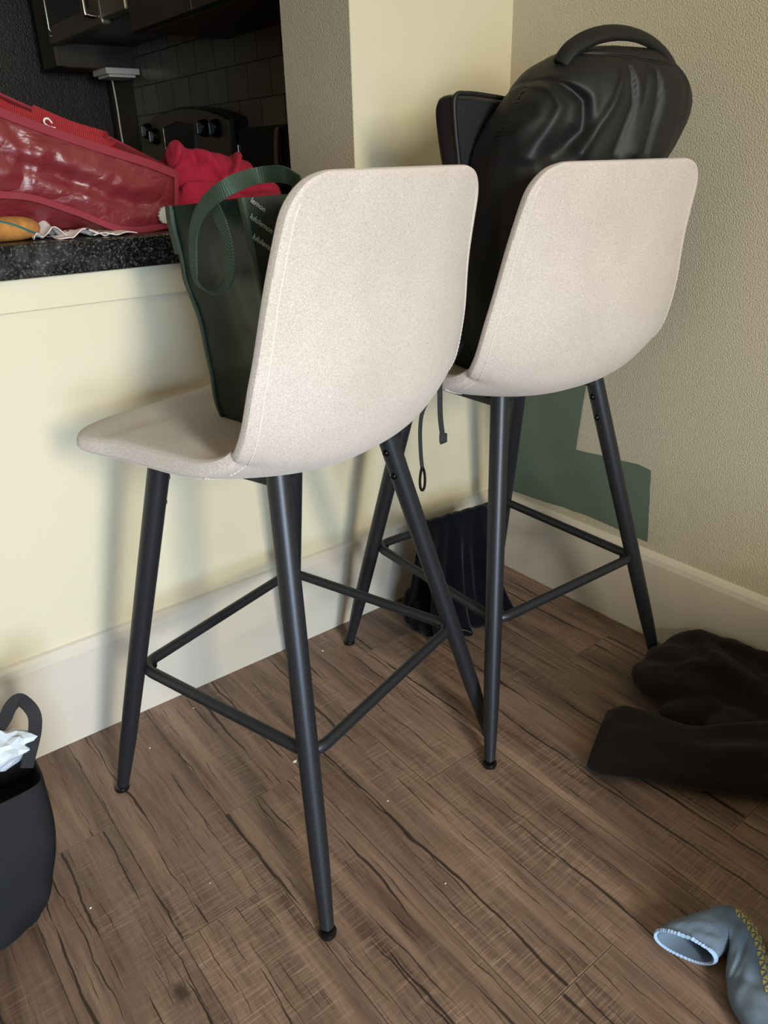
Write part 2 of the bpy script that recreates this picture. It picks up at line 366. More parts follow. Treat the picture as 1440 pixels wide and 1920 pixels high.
def ribbon(bm, pts, width, thick, wdir, mi=0, n=6):
    """flat strap: pts centre line, wdir one direction or one per point along which the width lies"""
    P = cr(pts, n); m = len(pts)
    if not isinstance(wdir, list): wdir = [wdir]*m
    W = cr([tuple(v) for v in wdir], n)
    Wd = width if isinstance(width, (list, tuple)) else [width]*m
    Wd = [v.x for v in cr([(a, 0, 0) for a in Wd], n)]
    uvl = bm.loops.layers.uv.get('UVMap') or bm.loops.layers.uv.new('UVMap')
    rings = []; dist = [0]
    for i, p in enumerate(P):
        t = (P[min(i+1, len(P)-1)] - P[max(i-1, 0)]).normalized()
        wv = W[i] - t*W[i].dot(t); wv.normalize(); nn = t.cross(wv)
        a = wv*Wd[i]/2; c = nn*thick/2
        rings.append([bm.verts.new(p+a+c), bm.verts.new(p+a*0.0+c*1.3), bm.verts.new(p-a+c), bm.verts.new(p-a-c), bm.verts.new(p-c*1.3), bm.verts.new(p+a-c)])
        if i: dist.append(dist[-1] + (P[i]-P[i-1]).length)
    for i in range(len(P)-1):
        A, B = rings[i], rings[i+1]
        for k in range(6):
            f = bm.faces.new((A[k], A[(k+1) % 6], B[(k+1) % 6], B[k])); f.material_index = mi
            for l, (u, v) in zip(f.loops, ((dist[i], k), (dist[i], k+1), (dist[i+1], k+1), (dist[i+1], k))): l[uvl].uv = (u, v*0.01)
    bm.faces.new(rings[0][::-1]).material_index = mi; bm.faces.new(rings[-1]).material_index = mi
def grid(bm, P, close_u=False, close_v=False, mi=0):
    """P[i][j] of Vectors -> faces; returns verts"""
    V = [[bm.verts.new(p) for p in row] for row in P]; nu = len(V); nv = len(V[0])
    for i in range(nu if close_u else nu-1):
        for j in range(nv if close_v else nv-1):
            f = bm.faces.new((V[i][j], V[(i+1) % nu][j], V[(i+1) % nu][(j+1) % nv], V[i][(j+1) % nv])); f.material_index = mi
    return V
def tag(o, label, cat, group=None):
    o['label'] = label; o['category'] = cat
    if group: o['group'] = group
    return o
def thing(name, label, cat, loc=(0, 0, 0), rz=0.0, group=None):
    o = bpy.data.objects.new(name, None); C.objects.link(o); o.location = loc; o.rotation_euler = (0, 0, rz); o.empty_display_size = 0.05
    return tag(o, label, cat, group)
def struct(o): o['kind'] = 'structure'; return o
def lp(root, pts):                                    # world points into a thing's own frame (rotation about z only)
    c, s = math.cos(-root.rotation_euler[2]), math.sin(-root.rotation_euler[2]); out = []
    for p in pts:
        x, y = p[0]-root.location[0], p[1]-root.location[1]
        out.append((c*x-s*y, s*x+c*y, p[2]-root.location[2]))
    return out
def setsolid(o, t, off=0.0, sub=0):
    s = o.modifiers.new('solid', 'SOLIDIFY'); s.thickness = t; s.offset = off
    if sub: b = o.modifiers.new('sub', 'SUBSURF'); b.levels = sub; b.render_levels = sub
def fn(p, s=1.0): return noise.noise(Vector(p)*s)

# ------------------------------------------------------------------ room shell
COLX, COLT = -0.4254, 0.234
KX, KY = 0.10, 3.45                                   # kitchen side wall and far wall
HC = 0.914
struct(boxobj('floor', (-3.4, 0.5, -3.4, 3.6, -0.05, 0), M['floor']))
struct(boxobj('ceiling', (-3.4, 0.5, -3.4, 3.6, 2.44, 2.5), M['ceil']))
struct(boxobj('wall_right', (0.0, 0.12, -3.4, 0.0, 0, 2.44), M['wall_peel']))
bm = newbm()
box(bm, -3.4, COLX, 0.0, 0.11, 0, HC-0.05)           # low wall under the bar top
struct(obj('wall_bar', bm, M['wall'], smooth=False))
struct(boxobj('wall_column', (COLX, 0.12, 0.0, COLT, 0, 2.44), M['wall']))
# textured face of the column towards the kitchen opening
struct(boxobj('trim_column_side', (COLX-0.002, COLX, 0.0, COLT, HC, 2.44), M['wall_peel']))
struct(boxobj('wall_left', (-3.5, -3.4, -3.4, 3.6, 0, 2.44), M['wall']))
struct(boxobj('wall_kitchen_right', (KX, KX+0.1, COLT, 3.6, 0, 2.44), M['dark_wall']))
struct(boxobj('wall_kitchen_far', (-3.4, KX, KY, KY+0.1, 0, 2.44), M['dark_wall']))
struct(boxobj('wall_kitchen_tile', (KX-0.008, KX, COLT, 2.31, HC, 1.75), M['tile']))
def baseboard(name, axis):
    bm = newbm(); h = 0.2086; t = 0.0145
    prof = [(0, 0), (t, 0), (t, h-0.022), (t*0.8, h-0.010), (t*0.45, h-0.003), (0.0, h)]
    if axis == 'x': A = [Vector((-3.4, -d, z)) for d, z in prof]; B = [Vector((0.0, -d, z)) for d, z in prof]
    else: A = [Vector((-d, -3.4, z)) for d, z in prof]; B = [Vector((-d, 0.0, z)) for d, z in prof]
    va = [bm.verts.new(p) for p in A]; vb = [bm.verts.new(p) for p in B]
    for i in range(len(prof)-1): bm.faces.new((va[i], va[i+1], vb[i+1], vb[i]))
    bm.faces.new(va); bm.faces.new(vb[::-1])
    bm.faces.new((va[0], vb[0], vb[-1], va[-1]))
    return struct(obj(name, bm, M['trim'], smooth=False))
baseboard('baseboard_bar', 'x'); baseboard('baseboard_right', 'y')
# apron board under the bar top
struct(boxobj('trim_bar_apron', (-3.4, COLX, -0.011, 0.0, 0.8140, HC-0.05), M['wall'], bev=0.0015))

# ------------------------------------------------------------------ countertop
bm = newbm(); box(bm, -3.2, COLX, -0.0256, 0.62, HC-0.0502, HC, bev=0.0035, seg=3)
tag(obj('bar_countertop', bm, M['granite'], smooth=False), 'black speckled granite bar countertop running along the low wall to the column', 'countertop')

# ------------------------------------------------------------------ stools
SK = [[0.238, 0.655, 0.215, 0.01], [0.185, 0.645, 0.228, 0.014], [0.09, 0.63, 0.225, 0.03], [-0.0772, 0.6328, 0.2366, 0.0402], [-0.1634, 0.6525, 0.2276, 0.0579], [-0.2002, 0.7084, 0.2358, 0.0466], [-0.2141, 0.7917, 0.231, 0.0354], [-0.2155, 0.8915, 0.2124, 0.0186], [-0.2311, 1.0074, 0.1926, 0.0049]]
RT, RF = 0.05, 0.075
def crk(K, t):
    n = len(K)-1; t = np.clip(t, 0, 1)*n; i = np.minimum(t.astype(int), n-1); f = (t-i)[:, None]
    P = np.vstack([2*K[0]-K[1], K, 2*K[-1]-K[-2]]); a, b, c, d = P[i], P[i+1], P[i+2], P[i+3]
    return .5*((2*b)+(c-a)*f+(2*a-5*b+4*c-d)*f**2+(3*b-a-3*c+d)*f**3)
class Shell:
    def __init__(s):
        K = np.array(SK); tt = np.linspace(0, 1, 400); Cc = crk(K, tt)
        s.K = K; s.tt = tt; s.s = np.r_[0, np.cumsum(np.hypot(*np.diff(Cc[:, :2], axis=0).T))]; s.L = s.s[-1]
    def at(s, q, v, off=0.0):
        """q distance from the front edge along the middle, v -1..1 across, off along the inward normal"""
        C0 = crk(s.K, np.array([np.interp(q, s.s, s.tt)]))[0]
        e = 0.004; a = crk(s.K, np.array([np.interp(max(q-e, 0), s.s, s.tt)]))[0]; b = crk(s.K, np.array([np.interp(min(q+e, s.L), s.s, s.tt)]))[0]
        T = (b-a)[:2]; T = T/np.linalg.norm(T); N = np.array([T[1], -T[0]])
        if C0[0] > -0.1 and N[1] < 0: N = -N
        w = C0[2]
        if q < RF: w -= RF-math.sqrt(max(0, RF*RF-(RF-q)**2))
        if s.L-q < RT: w -= RT-math.sqrt(max(0, RT*RT-(RT-(s.L-q))**2))
        X = w*v; cu = C0[3]*abs(X/C0[2])**2.4
        return Vector((X, C0[0]+N[0]*(cu+off), C0[1]+N[1]*(cu+off)))
    def th(s, q, v):
        t = 0.024+0.022*min(1, q/0.13) if q < 0.25 else 0.046-(0.046-0.030)*min(1, (q-0.25)/0.2)
        k = min(1.0, min(q, s.L-q)/0.05); edge = math.sqrt(max(0.0, 1-(1-k)**2)); ev = (1-abs(v)**6*0.45)
        return t*(0.55+0.45*edge)*ev
SH = Shell()
def build_shell(parent):
    nu, nv = 64, 34; bm = newbm(); O = []; I = []
    e = .5-.5*np.cos(np.linspace(0, np.pi, nu)); e = (.55*e+.45*np.linspace(0, 1, nu))*SH.L
    vv = np.sin(np.linspace(-np.pi/2, np.pi/2, nv))*.45+np.linspace(-1, 1, nv)*.55
    for q in e:
        O.append([SH.at(q, v*0.985 if False else v) for v in vv]); I.append([SH.at(q, v*0.985, SH.th(q, v)) for v in vv])
    def flip(G): return G
    a = grid(bm, O); b = grid(bm, I)
    for i in range(nu-1):
        for j in (0, nv-1): bm.faces.new((a[i][j], a[i+1][j], b[i+1][j], b[i][j]))
    for j in range(nv-1):
        for i in (0, nu-1): bm.faces.new((a[i][j], a[i][j+1], b[i][j+1], b[i][j]))
    sh = obj('seat_shell', bm, M['fabric'], parent, sub=1)
    # stitched seams, one continuous raised thread line each, dashed by small gaps in height
    def stitches(path, step=0.0066, r=0.0009):
        seg = [0]
        for i in range(1, len(path)): seg.append(seg[-1]+(path[i]-path[i-1]).length)
        n = max(3, int(seg[-1]/step*4)); pts = []; rr = []
        for k in range(n+1):
            t = seg[-1]*k/n; i = 1
            while i < len(path)-1 and seg[i] < t: i += 1
            f = (t-seg[i-1])/max(1e-9, seg[i]-seg[i-1]); pts.append(path[i-1].lerp(path[i], f)); rr.append(r*(0.35 if k % 4 == 0 else 1.0))
        bm = newbm(); tube(bm, pts, rr, seg=5)
        obj('stitching', bm, M['stitch'], sh)
    for sgn in (-1, 1):
        stitches([SH.at(q, sgn*0.94, -0.0003) for q in np.linspace(0.36, SH.L-0.03, 60)])
        stitches([SH.at(0.33-0.02*k/12, sgn*(0.99-0.22*k/12), -0.0003) for k in range(13)], 0.005)
        stitches([SH.at(q, sgn*0.965, -0.0003) for q in np.linspace(0.06, 0.33, 40)], 0.005)
    return sh
LA, LA2, SX, SY = [0.24229, 0.2427, 0.16917, 0.21951]
LDA, LDR, LDS, LDY = [-0.00838, -0.00151, -0.03171, 0.00234]
def legpt(ix, iy, z): return Vector((ix*(LA+iy*LDA-(SX+iy*LDS)*z), iy*(LA2-SY*z)+LDY, z))
HF, R1, R2 = [0.26315, 0.1907, 0.18648]
def build_stool(name, label, loc, rz):
    t = thing(name, label, 'bar stool', loc, rz, None)
    build_shell(t)
    for ix, iy in ((-1, 1), (-1, -1), (1, -1), (1, 1)):
        zt = 0.640 if iy > 0 else 0.652
        prof = [(0.012, .0104), (0.05, .0118), (0.12, .0142), (0.26, .0152), (0.45, .0160), (zt, .0164)]
        bm = newbm(); tube(bm, [legpt(ix, iy, z) for z, r in prof], [r for z, r in prof], seg=28)
        lg = obj('leg', bm, M['leg'], t)
        bm = newbm(); p = legpt(ix, iy, 0.0); d = (legpt(ix, iy, 0.1)-p).normalized()
        pr = [(0.0, 0.009), (0.0012, 0.0125), (0.006, 0.0135), (0.0095, 0.0125), (0.011, 0.008), (0.0165, 0.008)]
        rings = [[bm.verts.new(p + (Vector((0, 0, z)) if z < 0.01 else d*z) + Vector((math.cos(a), math.sin(a), 0))*r) for a in [2*PI*k/20 for k in range(20)]] for z, r in pr]
        for A, B in zip(rings, rings[1:]):
            for k in range(20): bm.faces.new((A[k], A[(k+1) % 20], B[(k+1) % 20], B[k]))
        bm.faces.new(rings[0][::-1]); bm.faces.new(rings[-1])
        obj('foot_cap', bm, M['cap'], lg)
        # two screws on the inner face near the top
        for zz in (0.600, 0.560):
            bm = newbm(); q = legpt(ix, iy, zz); n = Vector((-ix, 0.0, 0.0))
            tube(bm, [q+n*0.013, q+n*0.0185, q+n*0.0205], [0.0058, 0.0058, 0.004], seg=12)
            tube(bm, [q+n*0.0205, q+n*0.0210], [0.0022, 0.0022], seg=6)
            obj('screw', bm, M['screw'], lg)
    # square tubular footrest with rounded corners
    bm = newbm(); pts = []; cr_ = 0.030; f1, b1 = R1+LDR, R1-LDR
    cs = [(f1, R2), (-f1, R2), (-b1, -R2), (b1, -R2)]
    for i, (cx, cy) in enumerate(cs):
        sx, sy = (1 if cx > 0 else -1), (1 if cy > 0 else -1)
        a0 = [0, PI/2, PI, 3*PI/2][i]
        for k in range(7):
            a = a0+k/6*PI/2
            pts.append((cx-sx*cr_+math.cos(a)*cr_, cy-sy*cr_+math.sin(a)*cr_, HF))
    tube(bm, pts, 0.0092, seg=16, closed=True)
    fr = obj('footrest', bm, M['leg'], t)
    for ix, iy in ((-1, 1), (-1, -1), (1, -1), (1, 1)):
        bm = newbm(); g = f1 if iy > 0 else b1
        q = Vector((ix*(g-0.013), iy*(R2-0.013)+0, HF)); n = Vector((-ix, -iy, 0)).normalized()
        tube(bm, [q+n*0.002, q+n*0.006, q+n*0.008], [0.005, 0.005, 0.003], seg=12)
        obj('screw', bm, M['screw'], fr)
    # mounting frame under the seat
    bm = newbm()
    box(bm, -0.10, 0.10, -0.08, 0.07, 0.624, 0.632, bev=0.002)
    for sx in (-1, 1):
        box(bm, sx*0.112-0.010, sx*0.112+0.010, -0.112, 0.095, 0.622, 0.638, bev=0.003)
    obj('seat_frame', bm, M['leg'], t, smooth=False)
    return t
stA = build_stool('bar_stool', 'beige fabric bar stool with the dark green tote bag standing on its seat', (-0.84376, -0.3611, 0), 0.29833)
stB = build_stool('bar_stool', 'beige fabric bar stool in the corner with a black backpack on its seat', (-0.33316, -0.34281, 0), -0.03059)

# ------------------------------------------------------------------ generic soft shapes
def superring(cx, cy, z, a, b, n, ex=2.6, rot=0.0, disp=None):
    out = []
    for k in range(n):
        t = 2*PI*k/n; c, s = math.cos(t), math.sin(t)
        x = a*math.copysign(abs(c)**(2/ex), c); y = b*math.copysign(abs(s)**(2/ex), s)
        xr = x*math.cos(rot)-y*math.sin(rot); yr = x*math.sin(rot)+y*math.cos(rot)
        out.append(Vector((cx+xr, cy+yr, z)))
    return out
def loft(bm, rings, cap0=True, cap1=True, mi=0):
    V = grid(bm, rings, close_v=True, mi=mi)
    if cap0: bm.faces.new(V[0][::-1])
    if cap1: bm.faces.new(V[-1])
    return V
def interp(keys, n):
    P = [np.array(k, float) for k in keys]; out = []
    for i in range(n):
        t = i/(n-1)*(len(P)-1); j = min(int(t), len(P)-2); f = t-j
        a = P[max(j-1, 0)]; b = P[j]; c = P[j+1]; d = P[min(j+2, len(P)-1)]
        out.append(0.5*((2*b)+(c-a)*f+(2*a-5*b+4*c-d)*f*f+(3*b-a-3*c+d)*f**3))
    return out
def blob(name, parts, m, parent=None, voxel=0.006, smooth=6, dstr=0.0, dscale=0.05):
    """soft heap: overlapping ellipsoids fused into one skin. part = (centre, radii, (rx,ry,rz))"""
    bm = newbm()
    for c, r, e in parts:
        g = bmesh.ops.create_icosphere(bm, subdivisions=3, radius=1.0)
        R = Matrix.Translation(Vector(c)) @ (Matrix.Rotation(e[2], 4, 'Z') @ Matrix.Rotation(e[1], 4, 'Y') @ Matrix.Rotation(e[0], 4, 'X')) @ Matrix.Diagonal((*r, 1))
        bmesh.ops.transform(bm, matrix=R, verts=g['verts'])
    o = obj(name, bm, m, parent)
    rm = o.modifiers.new('remesh', 'REMESH'); rm.mode = 'VOXEL'; rm.voxel_size = voxel; rm.use_smooth_shade = True
    sm = o.modifiers.new('smooth', 'SMOOTH'); sm.factor = 0.6; sm.iterations = smooth
    if dstr:
        tx = bpy.data.textures.new(name+'_folds', 'CLOUDS'); tx.noise_scale = dscale; tx.noise_depth = 2
        dm = o.modifiers.new('disp', 'DISPLACE'); dm.texture = tx; dm.strength = dstr; dm.mid_level = 0.5; dm.texture_coords = 'LOCAL'
    return o
def capsule_chain(pts, radii, flat=1.0, n=10):
    """ellipsoids along a path"""
    P = cr(pts, n); R = [v.x for v in cr([(r, 0, 0) for r in radii], n)]
    return [(tuple(p), (r, r, r*flat), (0, 0, 0)) for p, r in zip(P, R)]
def pillow(bm, outline, y0, y1, steps=6, inset=0.012, n=6):
    """outline (x,z) extruded along y with rounded edges"""
    P = cr([(x, 0, z) for x, z in outline], n, closed=True); c = sum(P, Vector())/len(P); rings = []
    for k in range(steps+1):
        t = k/steps; r = math.sqrt(max(0, 1-(2*t-1)**2)); y = y0+(y1-y0)*t
        rings.append([Vector((p.x, y, p.z)) + (Vector((c.x-p.x, 0, c.z-p.z)).normalized())*inset*(1-r) for p in P])
    return loft(bm, rings)

# ------------------------------------------------------------------ dark green tote on the left stool
BA = Vector((0.03, 0.0, 0.668))
def a2w(v, pose, base=(0, 0, 0)):
    c, s = math.cos(pose[2]), math.sin(pose[2]); return (pose[0]+c*v[0]-s*v[1], pose[1]+s*v[0]+c*v[1], v[2])
PA = [-0.84376, -0.3611, 0.29833]; PB = [-0.33316, -0.34281, -0.03059]
gt = thing('tote_bag', 'dark green tote bag with webbing handles standing on the left stool seat', 'bag', a2w(BA, PA), PA[2])
def AL(v): return Vector(v)-BA
top = [Vector((-0.063, 0.10, 0.966)), Vector((-0.114, -0.075, 0.979)), Vector((0.135, -0.150, 0.985)), Vector((0.185, 0.035, 0.968))]
bot = [Vector((-0.052, 0.070, 0.672)), Vector((-0.070, -0.080, 0.672)), Vector((0.110, -0.120, 0.672)), Vector((0.130, 0.050, 0.672))]
left_edge = [(-0.0632, 0.0993, 0.9659), (-0.0647, 0.0943, 0.9039), (-0.0726, 0.0671, 0.8396), (-0.0777, 0.0496, 0.7576), (-0.0766, 0.0532, 0.7106)]
def tote_ring(t, inset=0.0, z_off=0.0):
    c = [bot[i].lerp(top[i], t) for i in range(4)]
    if t > 0.0:                                         # the front vertical edge follows the sagging outline
        f = (1-t)*(len(left_edge)-1); j = min(int(f), len(left_edge)-2); e = Vector(left_edge[j]).lerp(Vector(left_edge[j+1]), f-j)
        k = min(1, t/0.3); c[0] = c[0].lerp(Vector((e.x, e.y, c[0].z)), k)
    ce = sum(c, Vector())/4; ring = []
    for i in range(4):
        a, b = c[i], c[(i+1) % 4]; n = 16
        out = Vector(((b-a).y, -(b-a).x, 0)).normalized()
        if out.dot((a+b)/2-ce) < 0: out = -out
        for k in range(n):
            s = k/n; p = a.lerp(b, s)
            if i == 0: sag = -0.012*math.sin(PI*s)*math.sin(PI*min(1, t*1.1))+0.006*math.sin(2*PI*s*1.5+2*t)*t
            elif i == 1: sag = 0.007*math.sin(PI*s)
            else: sag = 0.008*math.sin(PI*s)
            sag += 0.004*fn((p.x*22+t*1.5, p.y*22, t*7))
            p = p+out*sag; d = (ce-p); d.z = 0
            ring.append(AL(p + d.normalized()*inset + Vector((0, 0, z_off))))
    return ring
bm = newbm()
rings = [tote_ring(t) for t in np.linspace(0, 1, 34)] + [tote_ring(1, 0.001, 0.0015)] + [tote_ring(t, 0.003) for t in np.linspace(1, 0.35, 12)]
loft(bm, rings)
body = obj('bag_body', bm, M['green'], gt)
bm = newbm()                                            # bindings along the gusset edges and the rim corners
ed = lambda k, t: tote_ring(t)[k]
for k in (0, 16):
    ribbon(bm, [ed(k, t)+Vector((-0.0015, 0, 0)) for t in np.linspace(0.02, 0.99, 14)], 0.006, 0.003, (0.3, 1, 0), n=3)
for k, d in ((0, (-0.1, -0.9, 0)), (16, (-.3, .9, 0))):
    P = [ed(k, t)+Vector((-0.003, 0.003 if k == 0 else -0.0, 0)) for t in np.linspace(0.80, 1.005, 5)]
    ribbon(bm, P, 0.014 if k == 0 else 0.010, 0.004, (0.3, 1, 0), n=4)
obj('binding', bm, M['green_trim'], gt)
bm = newbm()
hp = [AL(v) for v in [(-0.0977, -0.0049, 0.9784), (-0.1102, -0.0262, 0.9625), (-0.1199, -0.0451, 0.9456), (-0.1265, -0.0571, 0.9165), (-0.1223, -0.0462, 0.8909), (-0.1152, -0.0218, 0.8758), (-0.1082, 0.0091, 0.8716), (-0.1033, 0.0331, 0.8827), (-0.1034, 0.0328, 0.9104), (-0.1069, 0.021, 0.943), (-0.1171, -0.014, 0.9717), (-0.1236, -0.0649, 0.9928)]] + [AL(v) for v in [(-0.0413, -0.03, 1.0016), (-0.0478, -0.08, 1.003), (-0.0614, -0.12, 0.9927)]]
fdir = (-0.28, -0.96, 0.0)
wd = [fdir, (fdir[0], fdir[1], .15), fdir, (fdir[0], fdir[1], -.1), (fdir[0], fdir[1], -.5), (fdir[0]*.5-.7, fdir[1]*.5, -.6), (fdir[0]*.5-.8, fdir[1]*.2, .5), (fdir[0]-.2, fdir[1], .5), fdir, fdir, (fdir[0], fdir[1], -.7), (0, -.6, -1), (0, -.4, -1), (0, -.5, -1), (0, -.6, -1)]
wd = [Vector(v).normalized() for v in wd]
for i in range(1, len(wd)):
    if wd[i].dot(wd[i-1]) < 0: wd[i] = -wd[i]
wd = [tuple(v) for v in wd]
ribbon(bm, hp, 0.0195, 0.0018, wd, n=8)
obj('handle', bm, M['green_web'], gt)
bm = newbm()
hp = [AL(v) for v in ((0.03, -0.105, 0.95), (0.03, -0.103, 0.975), (0.045, -0.085, 0.985), (0.07, -0.085, 0.985), (0.085, -0.115, 0.972), (0.085, -0.118, 0.94))]
ribbon(bm, hp, 0.02, 0.0018, (1, -0.3, 0), n=8)
obj('handle', bm, M['green_web'], gt)
def text_mesh(name, txt, size, m, parent, loc, xdir, nrm, ext=0.0002):
    cu = bpy.data.curves.new(name, 'FONT'); cu.body = txt; cu.size = size; cu.extrude = ext
    o = bpy.data.objects.new(name, cu); C.objects.link(o)
    dg = bpy.context.evaluated_depsgraph_get(); me = bpy.data.meshes.new_from_object(o.evaluated_get(dg)); C.objects.unlink(o); bpy.data.objects.remove(o)
    me.materials.clear(); me.materials.append(m); o = bpy.data.objects.new(name, me); C.objects.link(o); o.parent = parent
    x = Vector(xdir).normalized(); z = Vector(nrm).normalized(); z = (z-x*z.dot(x)).normalized(); y = z.cross(x)
    R = Matrix((x, y, z)).transposed().to_4x4(); R.translation = Vector(loc); o.matrix_local = R
    return o
e = (top[2]-top[1]).normalized(); nout = Vector((e.y, -e.x, 0)).normalized()
if nout.y > 0: nout = -nout
for txt, q, sz in (('lemon', (-0.1125, -0.0805, 0.976), 0.0086), ('lululemon', (-0.1158, -0.0805, 0.9589), 0.0086), ('lululemon', (-0.1145, -0.0805, 0.9366), 0.0086)):
    text_mesh('printed_word', txt, sz, M['print'], gt, AL(q)+nout*0.006, e*0.80+Vector((0, 0, -0.58)), nout)

# ------------------------------------------------------------------ black backpack on the right stool
BB = Vector((0.02, -0.06, 0.672))
bp_ = thing('backpack', 'black backpack slumped on the corner stool with a loop handle on top', 'backpack', a2w(BB, PB), PB[2])
keys = [  # z, x0, x1, y0, y1
    (0.668, -0.13, 0.12, -0.13, 0.03), (0.70, -0.155, 0.15, -0.160, 0.05), (0.76, -0.168, 0.165, -0.175, 0.06), (0.84, -0.172, 0.175, -0.178, 0.06),
    (0.92, -0.165, 0.20, -0.182, 0.05), (0.99, -0.150, 0.212, -0.190, 0.03), (1.03, -0.142, 0.236, -0.195, 0.02), (1.07, -0.128, 0.248, -0.200, 0.00),
    (1.105, -0.100, 0.242, -0.198, -0.01), (1.130, -0.072, 0.222, -0.190, -0.02), (1.150, -0.038, 0.190, -0.175, -0.04), (1.162, 0.005, 0.165, -0.155, -0.07), (1.166, 0.05, 0.12, -0.13, -0.09)]
folds = [  # polyline (x,z) on the camera side, half width, height (+ ridge, - groove)
    ([(-0.0939, 1.1198), (-0.0949, 1.0789), (-0.1297, 1.0162)], 0.010, 0.013),
    ([(-0.0901, 1.1154), (-0.0617, 1.0862), (-0.0617, 1.0484), (-0.1017, 1.0158)], 0.016, -0.020),
    ([(0.0122, 1.1324), (-0.0112, 1.0871), (-0.0618, 1.0202)], 0.009, 0.009),
    ([(0.0274, 1.1296), (0.033, 1.0808), (0.0113, 1.0192)], 0.010, -0.011),
    ([(0.0805, 1.1442), (0.0688, 1.0958), (0.0498, 1.0187)], 0.009, 0.010),
    ([(0.0893, 1.1389), (0.0937, 1.089), (0.0829, 1.0182)], 0.009, -0.009),
    ([(-0.0911, 1.1279), (-0.1186, 1.0668), (-0.1791, 1.0051), (-0.2129, 0.9428)], 0.014, 0.012),
    ([(-0.122, 1.107), (-0.1608, 1.053), (-0.1942, 0.9916)], 0.012, -0.012),
    ([(-0.1237, 1.1252), (-0.0767, 1.1438), (-0.0389, 1.1495), (0.0536, 1.1444), (0.1488, 1.137), (0.1852, 1.1133)], 0.0035, -0.006),
]
def foldh(x, z):
    h = 0
    for pl_, wd_, am in folds:
        best = 9; tt = 0
        for i in range(len(pl_)-1):
            ax, az = pl_[i]; bx, bz = pl_[i+1]; L2 = (bx-ax)**2+(bz-az)**2
            t = max(0, min(1, ((x-ax)*(bx-ax)+(z-az)*(bz-az))/L2)); d = math.hypot(x-ax-t*(bx-ax), z-az-t*(bz-az))
            if d < best: best = d; tt = (i+t)/(len(pl_)-1)
        w_ = wd_*(0.35+0.75*tt); h += am*math.exp(-(best/w_)**2)*min(1.0, 0.35+tt*3.0)
    return h
bm = newbm(); rings = []; KK = interp(keys, 320)
for z, x0, x1, y0, y1 in KK:
    R = superring((x0+x1)/2, (y0+y1)/2, z, (x1-x0)/2, (y1-y0)/2, 300, 2.7)
    out = []
    for pnt in R:
        d = Vector((pnt.x-(x0+x1)/2, (pnt.y-(y0+y1)/2)*2.0, 0)).normalized()
        fade = 1.0 if pnt.y < (y0+y1)/2 else 0.4
        h = foldh(pnt.x, pnt.z)*fade*(0.35+0.65*max(0, -d.y)) + 0.004*fn((pnt.x*14, pnt.y*14, pnt.z*9)) + 0.003*fn((pnt.x*40, pnt.y*30, pnt.z*12))
        q = pnt + d*h; q.y = max(q.y, -0.186 if q.z < 0.985 else -9)
        out.append(q-BB)
    rings.append(out)
loft(bm, rings)
obj('pack_body', bm, M['black_fab'], bp_, sharp=False)
bm = newbm()
hpts = [Vector(v)-BB for v in [(-0.0582, -0.13, 1.1354), (-0.041, -0.135, 1.1557), (-0.0023, -0.14, 1.1726), (0.0487, -0.145, 1.1803), (0.1003, -0.15, 1.1758), (0.1462, -0.155, 1.1593), (0.1792, -0.16, 1.1288)]]
ribbon(bm, hpts, 0.030, 0.012, (0.0, 0.75, 0.65), n=8)
obj('handle', bm, M['black_fab'], bp_, sub=1)
bm = newbm()
ol = [(-0.1622, 1.0997), (-0.1363, 1.1053), (-0.088, 1.1027), (-0.0469, 1.0991), (-0.0185, 1.071), (-0.017, 0.9105), (-0.0734, 0.7535), (-0.1043, 0.7201), (-0.1289, 0.7969), (-0.1388, 0.9179), (-0.152, 1.006), (-0.1606, 1.059)]
ol = [(x-BB.x, z-BB.z) for x, z in ol]
pillow(bm, ol, 0.0-0.02-BB.y, 0.03-BB.y, inset=0.010)
pk = obj('front_pocket', bm, M['black_pocket'], bp_)
bm = newbm()
pth = [Vector((x, -0.018-BB.y, z)) for x, z in ol[-3:]+ol[:4]]
tube(bm, cr(pth, 6), 0.0035, seg=8)
obj('piping', bm, M['black_fab'], pk)
for q1, yy in (((((828,700),(829,760),(832,800),(836,826))), -.425),):
    pass
def W2B(v):
    x, y = v[0]-PB[0], v[1]-PB[1]; c, s = math.cos(-PB[2]), math.sin(-PB[2])
    return Vector((c*x-s*y, s*x+c*y, v[2]))-BB
s1 = [W2B(v) for v in [(-0.5353, -0.425, 0.7481), (-0.5559, -0.425, 0.7238), (-0.5822, -0.425, 0.6936), (-0.5842, -0.425, 0.6649), (-0.5827, -0.425, 0.6285), (-0.5763, -0.425, 0.589)]]
s2 = [W2B(v) for v in [(-0.5325, -0.4, 0.7218), (-0.5653, -0.4, 0.683), (-0.5968, -0.4, 0.6439), (-0.6051, -0.4, 0.6136), (-0.6042, -0.4, 0.5663), (-0.6007, -0.4, 0.5364)]]
bm = newbm(); ribbon(bm, s1, 0.0085, 0.0016, (1, -0.4, 0), n=6)
st1 = obj('strap', bm, M['black_web'], bp_)
e = s1[-1]; bm = newbm(); ribbon(bm, [e+Vector((0, 0, 0.012)), e, e+Vector((0.001, 0, -0.004))], 0.0125, 0.004, (1, -0.4, 0), n=4)
obj('strap_tab', bm, M['black_fab'], st1)
bm = newbm(); ribbon(bm, s2, 0.0065, 0.0016, (1, -0.4, 0), n=6)
st2 = obj('strap', bm, M['black_web'], bp_)
e = s2[-1]; bm = newbm()
lp_ = [e+Vector((0.0055*math.sin(a)*(1-0.2*math.cos(a)), 0, -0.018+0.021*math.cos(a))) for a in [2*PI*k/24 for k in range(24)]]
tube(bm, lp_, 0.0024, seg=8, closed=True)
obj('strap_loop', bm, M['cap'], st2)

